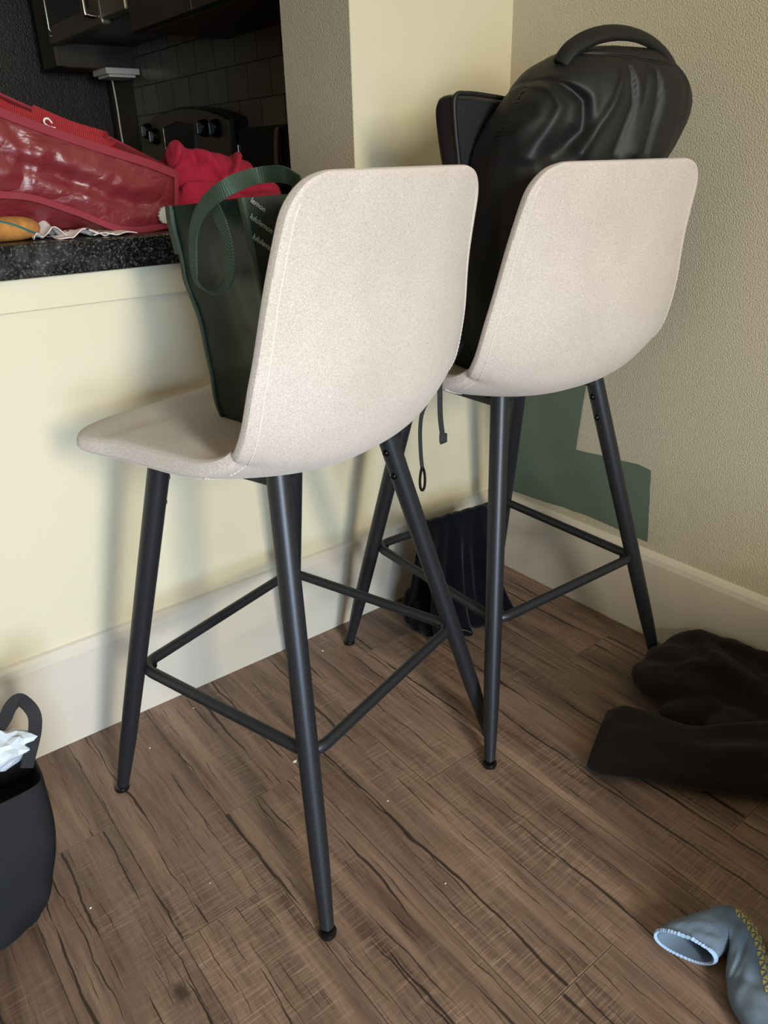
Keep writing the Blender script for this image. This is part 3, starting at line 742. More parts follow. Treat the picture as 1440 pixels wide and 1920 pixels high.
# ------------------------------------------------------------------ red insulated bag lying on the counter
RB = Vector((-0.95, 0.12, HC))
rb = thing('insulated_bag', 'large glossy dark red insulated bag lying on its side on the granite counter', 'bag', RB)
T_ = [(-1.1487, 0.03, 1.1447), (-1.094, 0.03, 1.1204), (-1.0494, 0.03, 1.0961), (-0.9781, 0.03, 1.0695), (-0.8995, 0.03, 1.0434), (-0.8378, 0.035, 1.0252), (-0.7811, 0.045, 1.005)]
B_ = [(-1.1896, 0.03, 0.9823), (-1.1258, 0.03, 0.9853), (-1.0751, 0.03, 0.9802), (-1.0298, 0.03, 0.9736), (-0.9686, 0.03, 0.9502), (-0.8901, 0.03, 0.9181), (-0.7956, 0.045, 0.9208)]
K_ = [(-1.1075, 0.24, 1.1799), (-1.0434, 0.24, 1.1564), (-0.9909, 0.24, 1.133), (-0.9181, 0.24, 1.1025), (-0.8449, 0.22, 1.0757), (-0.7998, 0.17, 1.0442), (-0.7744, 0.08, 1.0119)]
NS = 90
T_ = interp(T_, NS); B_ = interp(B_, NS); K_ = interp(K_, NS)
bm = newbm(); G = []
for i in range(NS):
    s = i/(NS-1); t, b, k = Vector(T_[i]), Vector(B_[i]), Vector(K_[i]); b.z = max(b.z, HC+0.004)
    ring = []
    env = math.sin(PI*min(1, s*1.02))**0.5
    nf = 26
    for j in range(nf+1):
        u = j/nf; p = t.lerp(b, u); w = math.sin(PI*u)
        cen = 0.42+0.16*math.sin(s*5)
        bulge = -0.020*w + 0.022*math.exp(-((u-0.58-0.1*(s-.6))/0.13)**2)*math.exp(-((s-0.72)/0.3)**2)
        wr = 0.010*fn((p.x*16, p.z*22, 1.3)) + 0.0045*fn((p.x*45, p.z*50, 4.1)) + 0.006*abs(fn((p.x*24+p.z*12, p.z*26-p.x*9, 7.7)))
        ring.append(p + Vector((0, (bulge+wr*w)*env, 0)))
    con = Vector((b.x+0.004, b.y+0.055, HC+0.003)) if b.z > HC+0.012 else Vector((b.x, b.y+0.02, HC+0.002))
    for u in (0.33, 0.66): ring.append(b.lerp(con, u)+Vector((0, 0, -0.002)))
    ring.append(con)
    thick = k.y
    ring.append(Vector((k.x, max(con.y+0.02, thick*0.9), HC+0.003)))
    ring.append(Vector((k.x, thick, (HC+k.z)/2)))
    for u in (0.0, 0.4, 0.8): ring.append(Vector((k.x, thick-0.006*u, k.z-0.002*(1-u)))+Vector((0, 0.003*fn((k.x*20, 0, 3)), 0.004*fn((k.x*14, 2, 3))*env)))
    hidden = min(t.z, k.z)-0.045
    for u in (0.25, 0.5, 0.75, 1.0): ring.append(Vector((k.x, thick-0.008, k.z)).lerp(Vector((t.x, (t.y+thick)/2, max(HC+0.02, t.z-0.02))), u))
    ring.append(t.lerp(Vector((t.x, (t.y+thick)/2, t.z-0.02)), 0.4)+Vector((0, 0, -0.004)))
    G.append([p-RB for p in ring])
V = grid(bm, G, close_v=True)
nr = len(G[0])
bm.faces.new(V[0][::-1]); bm.faces.new(V[-1])
bm.faces.ensure_lookup_table()
for f in bm.faces:
    pass
fi = 0
bm.faces.ensure_lookup_table()
for i in range(NS-1):
    for j in range(nr):
        if j >= 35 and j < 40: bm.faces[fi].material_index = 1
        fi += 1
obj('bag_body', bm, M['red_vinyl'], rb, mats=[M['red_vinyl'], M['red_lining']])
def hem(name, P, w_, off, m, par, wdir=(0, 0.15, 1), th=0.003):
    bm = newbm(); ribbon(bm, [Vector(v)-RB+Vector(off) for v in P], w_, th, wdir, n=2); return obj(name, bm, m, par)
hem('hem', [T_[i] for i in range(0, NS, 3)]+[T_[-1]], 0.013, (0, -0.004, -0.003), M['red_hem'], rb)
hem('hem', [B_[i] for i in range(0, NS, 3)]+[B_[-1]], 0.010, (0, -0.005, 0.002), M['red_hem'], rb)
hem('hem', [K_[i] for i in range(0, NS, 3)]+[K_[-1]], 0.012, (0, -0.006, -0.005), M['red_hem'], rb)
te, be = Vector(T_[-1]), Vector(B_[-1])
hem('hem', [te.lerp(be, u)+Vector((-0.001, -0.004*math.sin(PI*u), 0)) for u in np.linspace(0, 1, 8)], 0.007, (0.001, -0.003, 0), M['red_hem'], rb, wdir=(1, 0.2, 0))
bm = newbm()
sp = [Vector(v)-RB for v in [(-1.0748, 0.07, 1.1376), (-1.0375, 0.07, 1.1065), (-0.9948, 0.07, 1.0882), (-0.9514, 0.065, 1.0679), (-0.9125, 0.06, 1.0576), (-0.8869, 0.06, 1.0536), (-0.8753, 0.075, 1.058), (-0.8795, 0.1, 1.0653), (-0.9232, 0.12, 1.0804), (-0.9751, 0.13, 1.1037)]]
ribbon(bm, sp, 0.017, 0.002, [(0, .35, 1)]*5+[(0, .6, .8), (0, 1, .3), (0, .5, .8), (0, .3, 1), (0, .3, 1)], n=8)
obj('strap', bm, M['red_web'], rb)
bm = newbm()
zp = [Vector(v)-RB for v in [(-0.9695, 0.045, 1.0738), (-0.9788, 0.045, 1.076), (-0.9849, 0.045, 1.0811), (-0.9831, 0.045, 1.0863), (-0.9775, 0.045, 1.0863), (-0.973, 0.045, 1.0805)]]
tube(bm, cr(zp, 5), [0.0012]*11+[0.0016]*10+[0.0012]*5, seg=8)
obj('zip_pull', bm, M['white'], rb)
bm = newbm()
cx = (-0.8194, 0.03, 0.9385)
ctr = Vector(cx)-RB+Vector((0, -0.006, 0)); V0 = [ctr+Vector((r*math.cos(a)*0.011, -0.002*fn((a, 1, 1)), r*math.sin(a)*0.013)) for a, r in [(2*PI*k/22, 0.75+0.45*abs(fn((k*0.9, 3, 1)))+0.2*(k % 2)) for k in range(22)]]
f0 = [bm.verts.new(p+Vector((0, 0.006, 0))) for p in V0]; f1 = [bm.verts.new(p) for p in V0]
for k in range(22): bm.faces.new((f0[k], f0[(k+1) % 22], f1[(k+1) % 22], f1[k]))
bm.faces.new(f0[::-1]); bm.faces.new(f1)
obj('torn_patch', bm, M['torn'], rb, smooth=False)

# ------------------------------------------------------------------ red fleece behind the tote
fx = [(-0.7441, 0.13, 1.0391), (-0.7193, 0.13, 1.0074), (-0.6809, 0.13, 1.011), (-0.6324, 0.13, 0.9958), (-0.5815, 0.13, 0.9799), (-0.5417, 0.13, 0.9518), (-0.7332, 0.13, 0.9482), (-0.6508, 0.13, 0.9394), (-0.5808, 0.13, 0.9308), (-0.7489, 0.13, 1.0479), (-0.7341, 0.13, 1.0504)]
RF_ = Vector((-0.65, 0.16, HC))
P_ = []
def E(c, r, e=(0, 0, 0)): P_.append((tuple(Vector(c)-RF_), r, e))
E((-0.735, 0.15, 0.985), (0.030, 0.05, 0.065), (0, 0.1, 0))
E((-0.752, 0.12, 1.030), (0.010, 0.030, 0.026), (0, 0.35, 0))
E((-0.737, 0.13, 1.032), (0.009, 0.030, 0.024), (0, -0.2, 0))
E((-0.700, 0.16, 0.985), (0.040, 0.07, 0.055), (0, 0.5, 0))
E((-0.690, 0.13, 1.005), (0.016, 0.05, 0.040), (0, -0.5, 0.3))
E((-0.655, 0.16, 0.985), (0.050, 0.07, 0.050), (0, 0.1, 0))
E((-0.645, 0.12, 0.995), (0.012, 0.05, 0.045), (0, 0.6, -0.2))
E((-0.610, 0.16, 0.975), (0.040, 0.07, 0.048), (0, 0.3, 0))
E((-0.570, 0.16, 0.955), (0.045, 0.07, 0.042), (0, 0.2, 0))
E((-0.66, 0.16, 0.940), (0.125, 0.09, 0.024))
E((-0.72, 0.09, 0.945), (0.06, 0.045, 0.028), (0, 0.15, 0))
E((-0.70, 0.075, 0.958), (0.07, 0.018, 0.026), (0, 0.25, 0.1))
E((-0.60, 0.09, 0.940), (0.07, 0.05, 0.025))
E((-0.745, 0.05, 0.926), (0.050, 0.04, 0.009))
o = blob('fleece_garment', P_, M['red_fleece'], None, voxel=0.0035, smooth=5, dstr=0.010, dscale=0.03); o.location = RF_+Vector((0.006, 0.0, 0.004))
tag(o, 'crumpled crimson fleece garment heaped on the counter beside the red bag', 'clothing')

# ------------------------------------------------------------------ small things at the counter edge
tp = Vector((-1.0822, 0.0292, 0.914)); tp.z = HC
bm = newbm(); rings = []
for k in range(25):
    s = k/24; xx = -0.055+0.115*s; r = math.sqrt(max(0.0005, 1-abs(2*s-1)**3.2))
    rings.append([Vector((xx, 0.026*r*math.cos(a), 0.0185+0.0185*r*math.sin(a)*(1 if math.sin(a) > 0 else 0.98))) for a in [2*PI*j/28 for j in range(28)]])
loft(bm, rings)
o = obj('felt_pouch', bm, M['tan'], None); o.location = tp+Vector((0, 0.014, 0)); tag(o, 'rounded orange tan felt pouch with a curved teal line at the counter edge', 'pouch')
bm = newbm()
tl = []
for k in range(30):
    s = k/29; xx = -0.045+0.090*s; th = 2.1+1.5*s*s; r = math.sqrt(1-abs(2*((xx+0.055)/0.115)-1)**3.2)
    tl.append(Vector((xx, 0.0262*r*math.cos(th)*1.0, 0.0185+0.0190*r*math.sin(th))))
tube(bm, tl, 0.0016, seg=6)
te_ = obj('teal_line', bm, M['teal'], o)
def sheet(name, mtl, x0, x1, y0, y1, amp, sc, label, cat, seed, hgt=0.004, nx=44, ny=22, trim=0.15):
    bm = newbm(); P = []
    for i in range(nx):
        u = i/(nx-1); row = []
        for j in range(ny):
            v = j/(ny-1); x = x0+(x1-x0)*u; y = y0+(y1-y0)*v
            jag = trim*(y1-y0)*fn((u*6+seed, seed, 0)); y += jag*(1-v)
            z = 0.0012+hgt*(0.5+0.5*math.sin(u*9+seed*2+v*2))*math.sin(PI*u)**0.5+amp*abs(fn((x*sc+seed, y*sc, seed)))
            row.append(Vector((x-(x0+x1)/2, y-(y0+y1)/2, z)))
        P.append(row)
    grid(bm, P); o = obj(name, bm, mtl); o.location = ((x0+x1)/2, (y0+y1)/2, HC)
    s = o.modifiers.new('solid', 'SOLIDIFY'); s.thickness = 0.0014; s.offset = 1
    tag(o, label, cat); return o
sheet('dotted_cloth', M['dots'], -1.010, -0.915, 0.002, 0.070, 0.014, 26, 'white cloth with black dots crumpled under the red bag at the counter edge', 'cloth', 1.7, 0.007)
sheet('white_cloth', mat('white_terry', s2l(222, 214, 210), 0.95, bump=0.4, bscale=300), -1.040, -0.985, 0.022, 0.085, 0.022, 22, 'folded white cloth between the orange pouch and the red bag', 'cloth', 4.1, 0.016)
sheet('paper_sheet', M['white'], -0.955, -0.885, -0.008, 0.05, 0.004, 18, 'thin white paper sheet sticking out from under the red bag', 'paper', 6.3, 0.004)

# ------------------------------------------------------------------ green fabric tape on the right wall (two strips, one laid over the other)
def tape(name, pts, x, label):
    bm = newbm(); a = [bm.verts.new((x, y, z)) for y, z in pts]; b = [bm.verts.new((x-0.0009, y, z)) for y, z in pts]; n = len(pts)
    bm.faces.new(a); bm.faces.new(b[::-1])
    for i in range(n): bm.faces.new((a[i], a[(i+1) % n], b[(i+1) % n], b[i]))
    return tag(obj(name, bm, M['green_patch'], smooth=False), label, 'tape', None)
def rag(a, b, n, amp, sd):
    return [(a[0]+(b[0]-a[0])*k/n+amp*fn((k*1.7, sd, 0)), a[1]+(b[1]-a[1])*k/n+amp*fn((k*1.3, sd, 5))) for k in range(n)]
tape('wall_tape', rag((-0.012, 0.375), (-0.258, 0.384), 6, 0.001, 1)+rag((-0.258, 0.386), (-0.430, 0.398), 5, 0.0012, 2)+rag((-0.430, 0.398), (-0.461, 0.393), 3, 0.001, 7)+rag((-0.461, 0.393), (-0.476, 0.2255), 8, 0.002, 3)+rag((-0.476, 0.2255), (-0.30, 0.232), 5, 0.001, 4)+rag((-0.30, 0.232), (-0.012, 0.215), 9, 0.004, 5), -0.0003,
     'wide strip of dark green fabric tape stuck low across the right wall above the baseboard')
tape('wall_tape', rag((-0.006, 0.355), (-0.0065, 0.620), 4, 0.001, 6)+rag((-0.0065, 0.620), (-0.278, 0.620), 3, 0.001, 8)+rag((-0.278, 0.620), (-0.2585, 0.375), 6, 0.0015, 9)+[(-0.2585, 0.372)], -0.0013,
     'upright strip of dark green fabric tape in the corner, half hidden behind the stool seat')

# ------------------------------------------------------------------ navy cloth draped over the footrest of the corner stool
NC = Vector((-0.29, -0.16, 0.0))
bm = newbm(); rows = []
p0, p1 = Vector(a2w((-0.020-0.03, R2, HF+0.009), PB)), Vector(a2w((0.115, R2, HF+0.009), PB))
nu = 70
prof = [(-0.022, -0.24), (-0.020, -0.13), (-0.016, -0.05), (-0.0125, -0.012), (-0.006, -0.001), (0.0, 0.0018), (0.007, -0.001), (0.013, -0.014), (0.020, -0.06), (0.030, -0.13), (0.048, -0.20), (0.072, -0.245), (0.085, -0.262)]
PR = interp([(a, b, 0) for a, b in prof], 64)
for i in range(nu):
    u = i/(nu-1); base = Vector((-0.3783, -0.1548, 0.2792)).lerp(Vector((-0.2211, -0.1771, 0.2792)), u); row = []
    for a, b, _ in PR:
        down = max(0, -b)/0.27; side = 1 if a > 0 else -1
        fo = 0.013*math.sin(u*15+0.6+2.0*down)+0.008*math.sin(u*31+down*3)+0.006*fn((u*8, down*3, side))
        spread = (u-0.5)*0.095*down - 0.006*down
        x = base.x+spread; y = base.y-a-fo*min(down, 0.75)*1.3*(1 if side > 0 else 0.3)
        if side > 0: y -= 0.002
        z = base.z+b+0.003*fn((u*9, 1, 1))
        if side < 0: z = max(z, 0.02+0.02*fn((u*5, 3, 3)))
        row.append(Vector((x, y, max(z, 0.004)))-NC)
    rows.append(row)
grid(bm, rows)
nav = obj('draped_garment', bm, M['navy'], None); nav.location = NC
setsolid(nav, 0.003, 0)
tag(nav, 'dark navy garment draped over the far footrest bar of the corner stool', 'clothing')
PG = capsule_chain([(-0.385, -0.115, 0.075), (-0.400, -0.135, 0.04), (-0.395, -0.165, 0.024), (-0.375, -0.205, 0.022), (-0.34, -0.235, 0.022)], [0.020, 0.028, 0.030, 0.030, 0.022], 0.8)
PG += capsule_chain([(-0.36, -0.11, 0.025), (-0.31, -0.20, 0.026), (-0.27, -0.235, 0.022), (-0.20, -0.22, 0.02)], [0.03, 0.034, 0.030, 0.020], 0.75)
PG += capsule_chain([(-0.225, -0.19, 0.09), (-0.205, -0.205, 0.05), (-0.190, -0.215, 0.02)], [0.015, 0.020, 0.016], 0.9)
PG = [(tuple(Vector(c)-NC), r, e) for c, r, e in PG]
blob('garment_hem', PG, M['navy'], nav, voxel=0.004, smooth=4, dstr=0.012, dscale=0.02)
for q0, q1 in (((-0.3146, -0.1934, 0.045), (-0.3278, -0.2129, 0.045)), ((-0.358, -0.2558, 0.035), (-0.3503, -0.2793, 0.035))):
    bm = newbm(); tube(bm, [Vector(q0)-NC, Vector(q0).lerp(Vector(q1), .5)-NC+Vector((0, 0, .001)), Vector(q1)-NC], 0.0013, seg=8)
    obj('metal_clasp', bm, M['steel'], nav)

# ------------------------------------------------------------------ dark brown sweater on the floor by the right wall
SW = Vector((-0.22, -0.78, 0.0)); P_ = []
def E(c, r, e=(0, 0, 0)): P_.append((tuple(Vector(c)-SW), r, e))
def chain(pts, rad, flat):
    for c, r, e in capsule_chain(pts, rad, flat, 8): P_.append((tuple(Vector(c)-SW), r, e))
# sleeve with a square cut cuff
bm = newbm(); sl = []
for k, (cx_, cy_, hw, hh, ang) in enumerate(interp([(-0.392, -0.664, 0.085, 0.012, .42), (-0.384, -0.680, 0.096, 0.016, .42), (-0.376, -0.695, 0.098, 0.020, .43), (-0.352, -0.745, 0.084, 0.025, .48), (-0.322, -0.812, 0.072, 0.029, .55), (-0.275, -0.865, 0.078, 0.033, .62), (-0.20, -0.925, 0.095, 0.034, .7), (-0.13, -0.99, 0.1, 0.03, .75)], 60)):
    s = k/59; d = Vector((math.cos(ang), math.sin(ang), 0)); row = []
    for j in range(40):
        a = 2*PI*j/40; c_, s_ = math.cos(a), math.sin(a)
        ww = hw*math.copysign(abs(c_)**0.8, c_); zz = hh*math.copysign(abs(s_)**0.8, s_)
        fold = 1+0.28*math.sin(ww*75+s*5)*0.5+0.3*fn((ww*30, s*5, 2))
        row.append(Vector((cx_, cy_, 0.002+hh*1.0))+d*ww+Vector((0, 0, zz*(max(0.35, fold) if s_ > 0 else 1.0)))-SW)
    sl.append(row)
loft(bm, sl)
sw = None
sleeve_bm = bm
E((-0.155, -0.69, 0.040), (0.105, 0.075, 0.036), (0, 0, -1.0))
E((-0.11, -0.655, 0.050), (0.075, 0.055, 0.038), (0, 0, -0.9))
E((-0.20, -0.755, 0.030), (0.080, 0.045, 0.028), (0, 0, -0.5))
E((-0.075, -0.76, 0.050), (0.060, 0.14, 0.045), (0, 0, 0.1))
E((-0.09, -0.86, 0.045), (0.085, 0.14, 0.042))
E((-0.14, -0.95, 0.035), (0.12, 0.09, 0.032), (0, 0, 0.4))
E((-0.19, -0.86, 0.035), (0.09, 0.08, 0.032), (0, 0, -0.8))
chain([(-0.20, -0.66, 0.052), (-0.13, -0.70, 0.072), (-0.10, -0.77, 0.078), (-0.09, -0.86, 0.076)], [0.014, 0.020, 0.022, 0.02], 0.8)
chain([(-0.055, -0.66, 0.075), (-0.10, -0.74, 0.088), (-0.13, -0.84, 0.078), (-0.17, -0.92, 0.055)], [0.016, 0.022, 0.022, 0.018], 0.8)
chain([(-0.14, -0.62, 0.06), (-0.07, -0.635, 0.072), (-0.04, -0.68, 0.080), (-0.035, -0.80, 0.090), (-0.04, -0.92, 0.085)], [0.020, 0.024, 0.022, 0.024, 0.02], 0.8)
o = blob('sweater', P_, M['sweater'], None, voxel=0.005, smooth=5, dstr=0.014, dscale=0.05); o.location = SW
tag(o, 'dark brown sweater lying crumpled on the floor against the right wall', 'clothing')
obj('sleeve', sleeve_bm, M['sweater'], o)

# ------------------------------------------------------------------ blue sock with yellow green triangles, bottom right
def sock():
    SO = Vector((-0.61, -1.05, 0.0))
    M['sock'] = mat('slate_blue_knit', s2l(104, 122, 142), 0.95, bump=0.4, bscale=900, bdist=0.0004, var=0.06, vscale=30)
    M['cuff'] = mat('light_blue_rib', s2l(160, 192, 232), 0.95)
    M['tri'] = mat('olive_yellow_knit', s2l(200, 188, 112), 0.95)
    M['tri_edge'] = mat('dark_olive_knit', s2l(96, 98, 58), 0.95)
    keys = [(-0.6645, -0.9702, -0.6355, -1.0432, 0.02), (-0.6474, -0.9716, -0.6225, -1.045, 0.021), (-0.621, -0.9792, -0.609, -1.0451, 0.021), (-0.59, -0.9937, -0.6038, -1.0453, 0.022), (-0.559, -1.007, -0.6107, -1.0477, 0.022), (-0.5454, -1.0302, -0.6232, -1.0532, 0.021), (-0.5533, -1.0579, -0.6382, -1.0602, 0.02), (-0.5779, -1.0844, -0.6533, -1.0703, 0.019), (-0.6081, -1.1071, -0.6695, -1.0824, 0.019), (-0.6364, -1.1285, -0.6799, -1.0983, 0.02), (-0.659, -1.1518, -0.691, -1.1218, 0.02), (-0.6788, -1.175, -0.7001, -1.15, 0.018)]
    Pt = interp(keys, 120); nv = 56; rings = []; G = []
    angs = []
    for i in range(120):
        ax, ay, bx, by, hh = Pt[i]; sd = Vector((ax-bx, ay-by, 0)); hw = sd.length/2; sd.normalize(); cx_, cy_ = (ax+bx)/2, (ay+by)/2; row = []
        for j in range(nv):
            an = 2*PI*j/nv; c_, s_ = math.cos(an), math.sin(an)
            w_ = hw*math.copysign(abs(c_)**0.85, c_); zz = hh*math.copysign(abs(s_)**0.9, s_)
            lum = 1+0.16*fn((w_*50, i*0.11, 1))*(1 if s_ > 0 else 0)
            if s_ > 0: lum += -0.30*math.exp(-((i-66+w_*260)/3.0)**2)*(0.5-c_*0.5) - 0.22*math.exp(-((i-86-w_*300)/3)**2)*(0.5-c_*0.5) + 0.012*math.sin(j*2.2)*(1 if i < 22 else 0)*6*0.4
            row.append(Vector((cx_, cy_, 0.002+hh))+sd*w_+Vector((0, 0, zz*lum))-SO)
        G.append(row)
    bm = newbm(); V = grid(bm, G, close_v=True)
    bm.faces.new(V[-1])
    # inside of the opening
    inn = [[p.lerp(sum(G[i], Vector())/nv, 0.10) for p in G[i]] for i in (0, 8, 20, 34)]
    IV = grid(bm, inn, close_v=True)
    for j in range(nv): bm.faces.new((V[0][j], V[0][(j+1) % nv], IV[0][(j+1) % nv], IV[0][j]))
    bm.faces.new(IV[-1])
    # rows of triangles woven along the outer side
    def surf(i, j):
        i = max(0, min(118.99, i)); a = int(i); f = i-a; j0 = int(math.floor(j)); g = j-j0
        P = lambda A, B: G[A][B % nv]
        return (P(a, j0).lerp(P(a+1, j0), f)).lerp(P(a, j0+1).lerp(P(a+1, j0+1), f), g)
    def tri(q, mi, off):
        ps = [surf(*a_) for a_ in q]; n = (ps[1]-ps[0]).cross(ps[2]-ps[0]).normalized()
        if n.z < 0: n = -n
        lo = [bm.verts.new(p-n*0.0003) for p in ps]; hi = [bm.verts.new(p+n*off) for p in ps]
        for k in range(3): bm.faces.new((lo[k], lo[(k+1) % 3], hi[(k+1) % 3], hi[k])).material_index = mi
        bm.faces.new(hi).material_index = mi
    i = 50.0
    while i < 114:
        for jc in (SIDE, SIDE-3.6):
            tri([(i, jc-1.5), (i+2.5, jc-1.5), (i+1.2, jc+1.2)], 2, 0.0010)
            tri([(i+2.0, jc+1.6), (i+4.2, jc+1.6), (i+3.1, jc-0.9)], 2, 0.0010)
        i += 4.3
    o = obj('sock', bm, M['sock'], None, mats=[M['sock'], M['cuff'], M['tri'], M['tri_edge']], recalc=False); o.location = SO
    tag(o, 'slate blue sock with yellow triangle pattern and light blue cuff on the floor', 'sock')
    bm = newbm(); R_ = []
    for i, off, dz in ((0.0, -0.0022, 0), (-0.5, 0.0, 0), (0.0, 0.0016, 0), (1.2, 0.0022, 0), (2.4, 0.0018, 0), (2.8, 0.0002, 0)):
        ctr_ = sum(G[0], Vector())/nv; row = []
        d = (sum(G[0], Vector())-sum(G[3], Vector())).normalized()
        for j in range(nv*3):
            p = surf(max(i, 0), j/3); c2 = sum(G[int(max(i, 0))], Vector())/nv; n = (p-c2).normalized()
            rib = 0.0007*(1 if (j % 3) == 0 else (-0.4))
            p = p+n*(off+rib)+(d*0.003 if i < 0 else Vector()); p.z = max(p.z, 0.0008); row.append(p)
        R_.append(row)
    grid(bm, R_, close_v=True)
    obj('cuff', bm, M['cuff'], o)
SIDE = 9.0
sock()

# ------------------------------------------------------------------ black tote at the lower left
BT = Vector((-1.46, -0.28, 0.0))
bt = thing('tote_bag', 'black fabric tote bag on the floor by the baseboard, cut off by the left edge', 'bag', BT)
bm = newbm(); rings = []
for k in range(40):
    t = k/39; z = 0.002+0.188*t
    x1 = -1.322+0.054*t+0.014*math.sin(PI*t); x0 = -1.66; yf = -0.385+0.065*t - 0.012*math.sin(PI*t); yb = -0.205+0.0*t
    if t < 0.25: x1 += 0.0*t; 
    ring = superring((x0+x1)/2, (yf+yb)/2, z+0.012*0, (x1-x0)/2, (yb-yf)/2, 160, 9.0)
    out = []
    for p in ring:
        low = max(0, 1-t/0.42); d = Vector((p.x-(x0+x1)/2, (p.y-(yf+yb)/2)*2, 0)).normalized()
        w_ = 0.012*low*fn((p.x*13, p.y*13, p.z*20))+0.008*low*abs(fn((p.x*30, p.y*30, p.z*26)))+0.003*fn((p.x*9, p.y*9, p.z*8))
        out.append(p+d*w_-BT)
    rings.append(out)
for k in range(8):
    t = 1-k*0.06; rings.append([p.lerp(sum(rings[39], Vector())/160, 0.014)-Vector((0, 0, k*0.010)) for p in rings[39]])
loft(bm, rings)
obj('bag_body', bm, M['black_tote'], bt)
bm = newbm()
hp = [Vector(v)-BT for v in [(-1.287, -0.3, 0.2144), (-1.2738, -0.29, 0.2353), (-1.2584, -0.27, 0.2537), (-1.2535, -0.255, 0.2718), (-1.2645, -0.245, 0.2944), (-1.2793, -0.245, 0.2891), (-1.2927, -0.25, 0.2745), (-1.3156, -0.26, 0.2588), (-1.3468, -0.28, 0.236)]]
ribbon(bm, hp, 0.019, 0.002, [(1, 0.25, 0), (1, .25, 0), (1, .3, 0), (.75, .3, .6), (.25, .8, .9), (-.3, .6, .6), (-.6, .5, .2), (-.9, .3, 0), (-1, .25, 0)][:9], n=8)
obj('handle', bm, M['black_web'], bt)
bm = newbm(); bmesh.ops.create_icosphere(bm, subdivisions=3, radius=1)
for v in bm.verts:
    v.co = Vector((v.co.x*0.040, v.co.y*0.022, v.co.z*0.024))*(1+0.5*abs(fn(v.co*1.9))+0.25*fn(v.co*4.5))
tis = obj('tissue_wrap', bm, M['tissue'], None, smooth=False); tis.location = (-1.3085, -0.27, 0.2384)
tag(tis, 'pale blue white tissue poking out of the black tote bag', 'paper')

# ------------------------------------------------------------------ kitchen beyond the counter
# kitchen counter along the tiled wall and its base cabinets
def cabinet(name, x0, x1, y0, y1, z0, z1, label, ndoor, front='x', under=True):
    t = thing(name, label, 'cabinet', ((x0+x1)/2, (y0+y1)/2, z0)); b = Vector(t.location)
    boxobj('cabinet_body', (x0-b.x, x1-b.x, y0-b.y, y1-b.y, 0.0, z1-z0), M['cab'], t, bev=0.001)
    if under: boxobj('underside_panel', (x0+0.018-b.x, x1-b.x, y0+0.012-b.y, y1-0.012-b.y, -0.0015, 0.004), M['cab_under'], t)
    wdt = (y1-y0)/ndoor
    for k in range(ndoor):
        a = y0+k*wdt
        bm = newbm(); box(bm, x0-0.019-b.x, x0-b.x, a+0.002-b.y, a+wdt-0.002-b.y, 0.0, z1-z0-0.003, bev=0.002)
        dr = obj('door', bm, M['cab'], t, smooth=False)
        if z0 > 1: continue
        bm = newbm(); hy = (a+wdt-0.04 if k % 2 == 0 else a+0.04)-b.y; hz = 0.10 if z0 > 1 else z1-z0-0.16
        tube(bm, [(x0-0.019-b.x, hy, hz), (x0-0.045-b.x, hy, hz), (x0-0.045-b.x, hy, hz+0.11), (x0-0.019-b.x, hy, hz+0.11)], 0.005, seg=10)
        obj('handle', bm, M['steel'], dr)
    return t
cabinet('base_cabinet', -0.52, KX-0.009, 0.62, 1.355, 0.0, 0.874, 'grey base cabinet under the kitchen counter right of the stove', 2, under=False)
cabinet('base_cabinet', -0.52, KX-0.009, 2.125, 2.58, 0.0, 0.874, 'grey base cabinet between the stove and the refrigerator', 1, under=False)
cabinet('wall_cabinet', -0.225, KX-0.009, 0.55, 1.44, 1.412, 2.15, 'grey wall cabinet with brown underside right of the microwave', 2)
cabinet('wall_cabinet', -0.215, KX-0.009, 2.262, 2.440, 1.394, 2.15, 'narrow grey wall cabinet between the microwave and the refrigerator', 1)
for a, b_, lb in ((0.60, 1.357, 'dark kitchen worktop right of the stove'), (2.123, 2.585, 'dark kitchen worktop between the stove and refrigerator')):
    tag(boxobj('kitchen_worktop', (-0.55, KX-0.009, a, b_, 0.874, 0.914), M['kcounter'], bev=0.003), lb, 'countertop')
# stove
rg = thing('stove', 'stainless and black electric stove with a curved control panel against the tiled wall', 'stove', (-0.25, 1.74, 0)); RB2 = Vector(rg.location)
def rbx(n, d, m, par=rg, bev=0.003): return boxobj(n, (d[0]-RB2.x, d[1]-RB2.x, d[2]-RB2.y, d[3]-RB2.y, d[4], d[5]), m, par, bev=bev)
rbx('stove_body', (-0.56, KX-0.012, 1.362, 2.118, 0.0, 0.905), M['black_metal'])
rbx('cooktop', (-0.57, KX-0.012, 1.360, 2.120, 0.905, 0.918), M['black_glass'])
od = rbx('oven_door', (-0.60, -0.56, 1.37, 2.11, 0.22, 0.80), M['dark_steel'])
bm = newbm(); tube(bm, [(-0.35, -0.32, 0.76), (-0.395, -0.32, 0.76), (-0.395, 0.32, 0.76), (-0.35, 0.32, 0.76)], 0.011, seg=12); obj('oven_handle', bm, M['steel'], od)
def archpanel(name, x0, x1, ya, yb, zb, zend, zmid, m, par, base, n=24, endr=0.0):
    bm = newbm(); pr = [(ya, zb)]+[(ya+(yb-ya)*k/n, zend+(zmid-zend)*math.sin(PI*k/n)**0.8) for k in range(n+1)]+[(yb, zb)]
    a = [bm.verts.new((x0-base.x, y-base.y, z)) for y, z in pr]; b = [bm.verts.new((x1-base.x, y-base.y, z)) for y, z in pr]; L_ = len(pr)
    bm.faces.new(a); bm.faces.new(b[::-1])
    for i in range(L_): bm.faces.new((a[i], a[(i+1) % L_], b[(i+1) % L_], b[i]))
    return obj(name, bm, m, par, smooth=False)
archpanel('backguard', 0.035, KX-0.012, 1.33, 2.125, 0.918, 1.165, 1.220, M['black_metal'], rg, RB2)
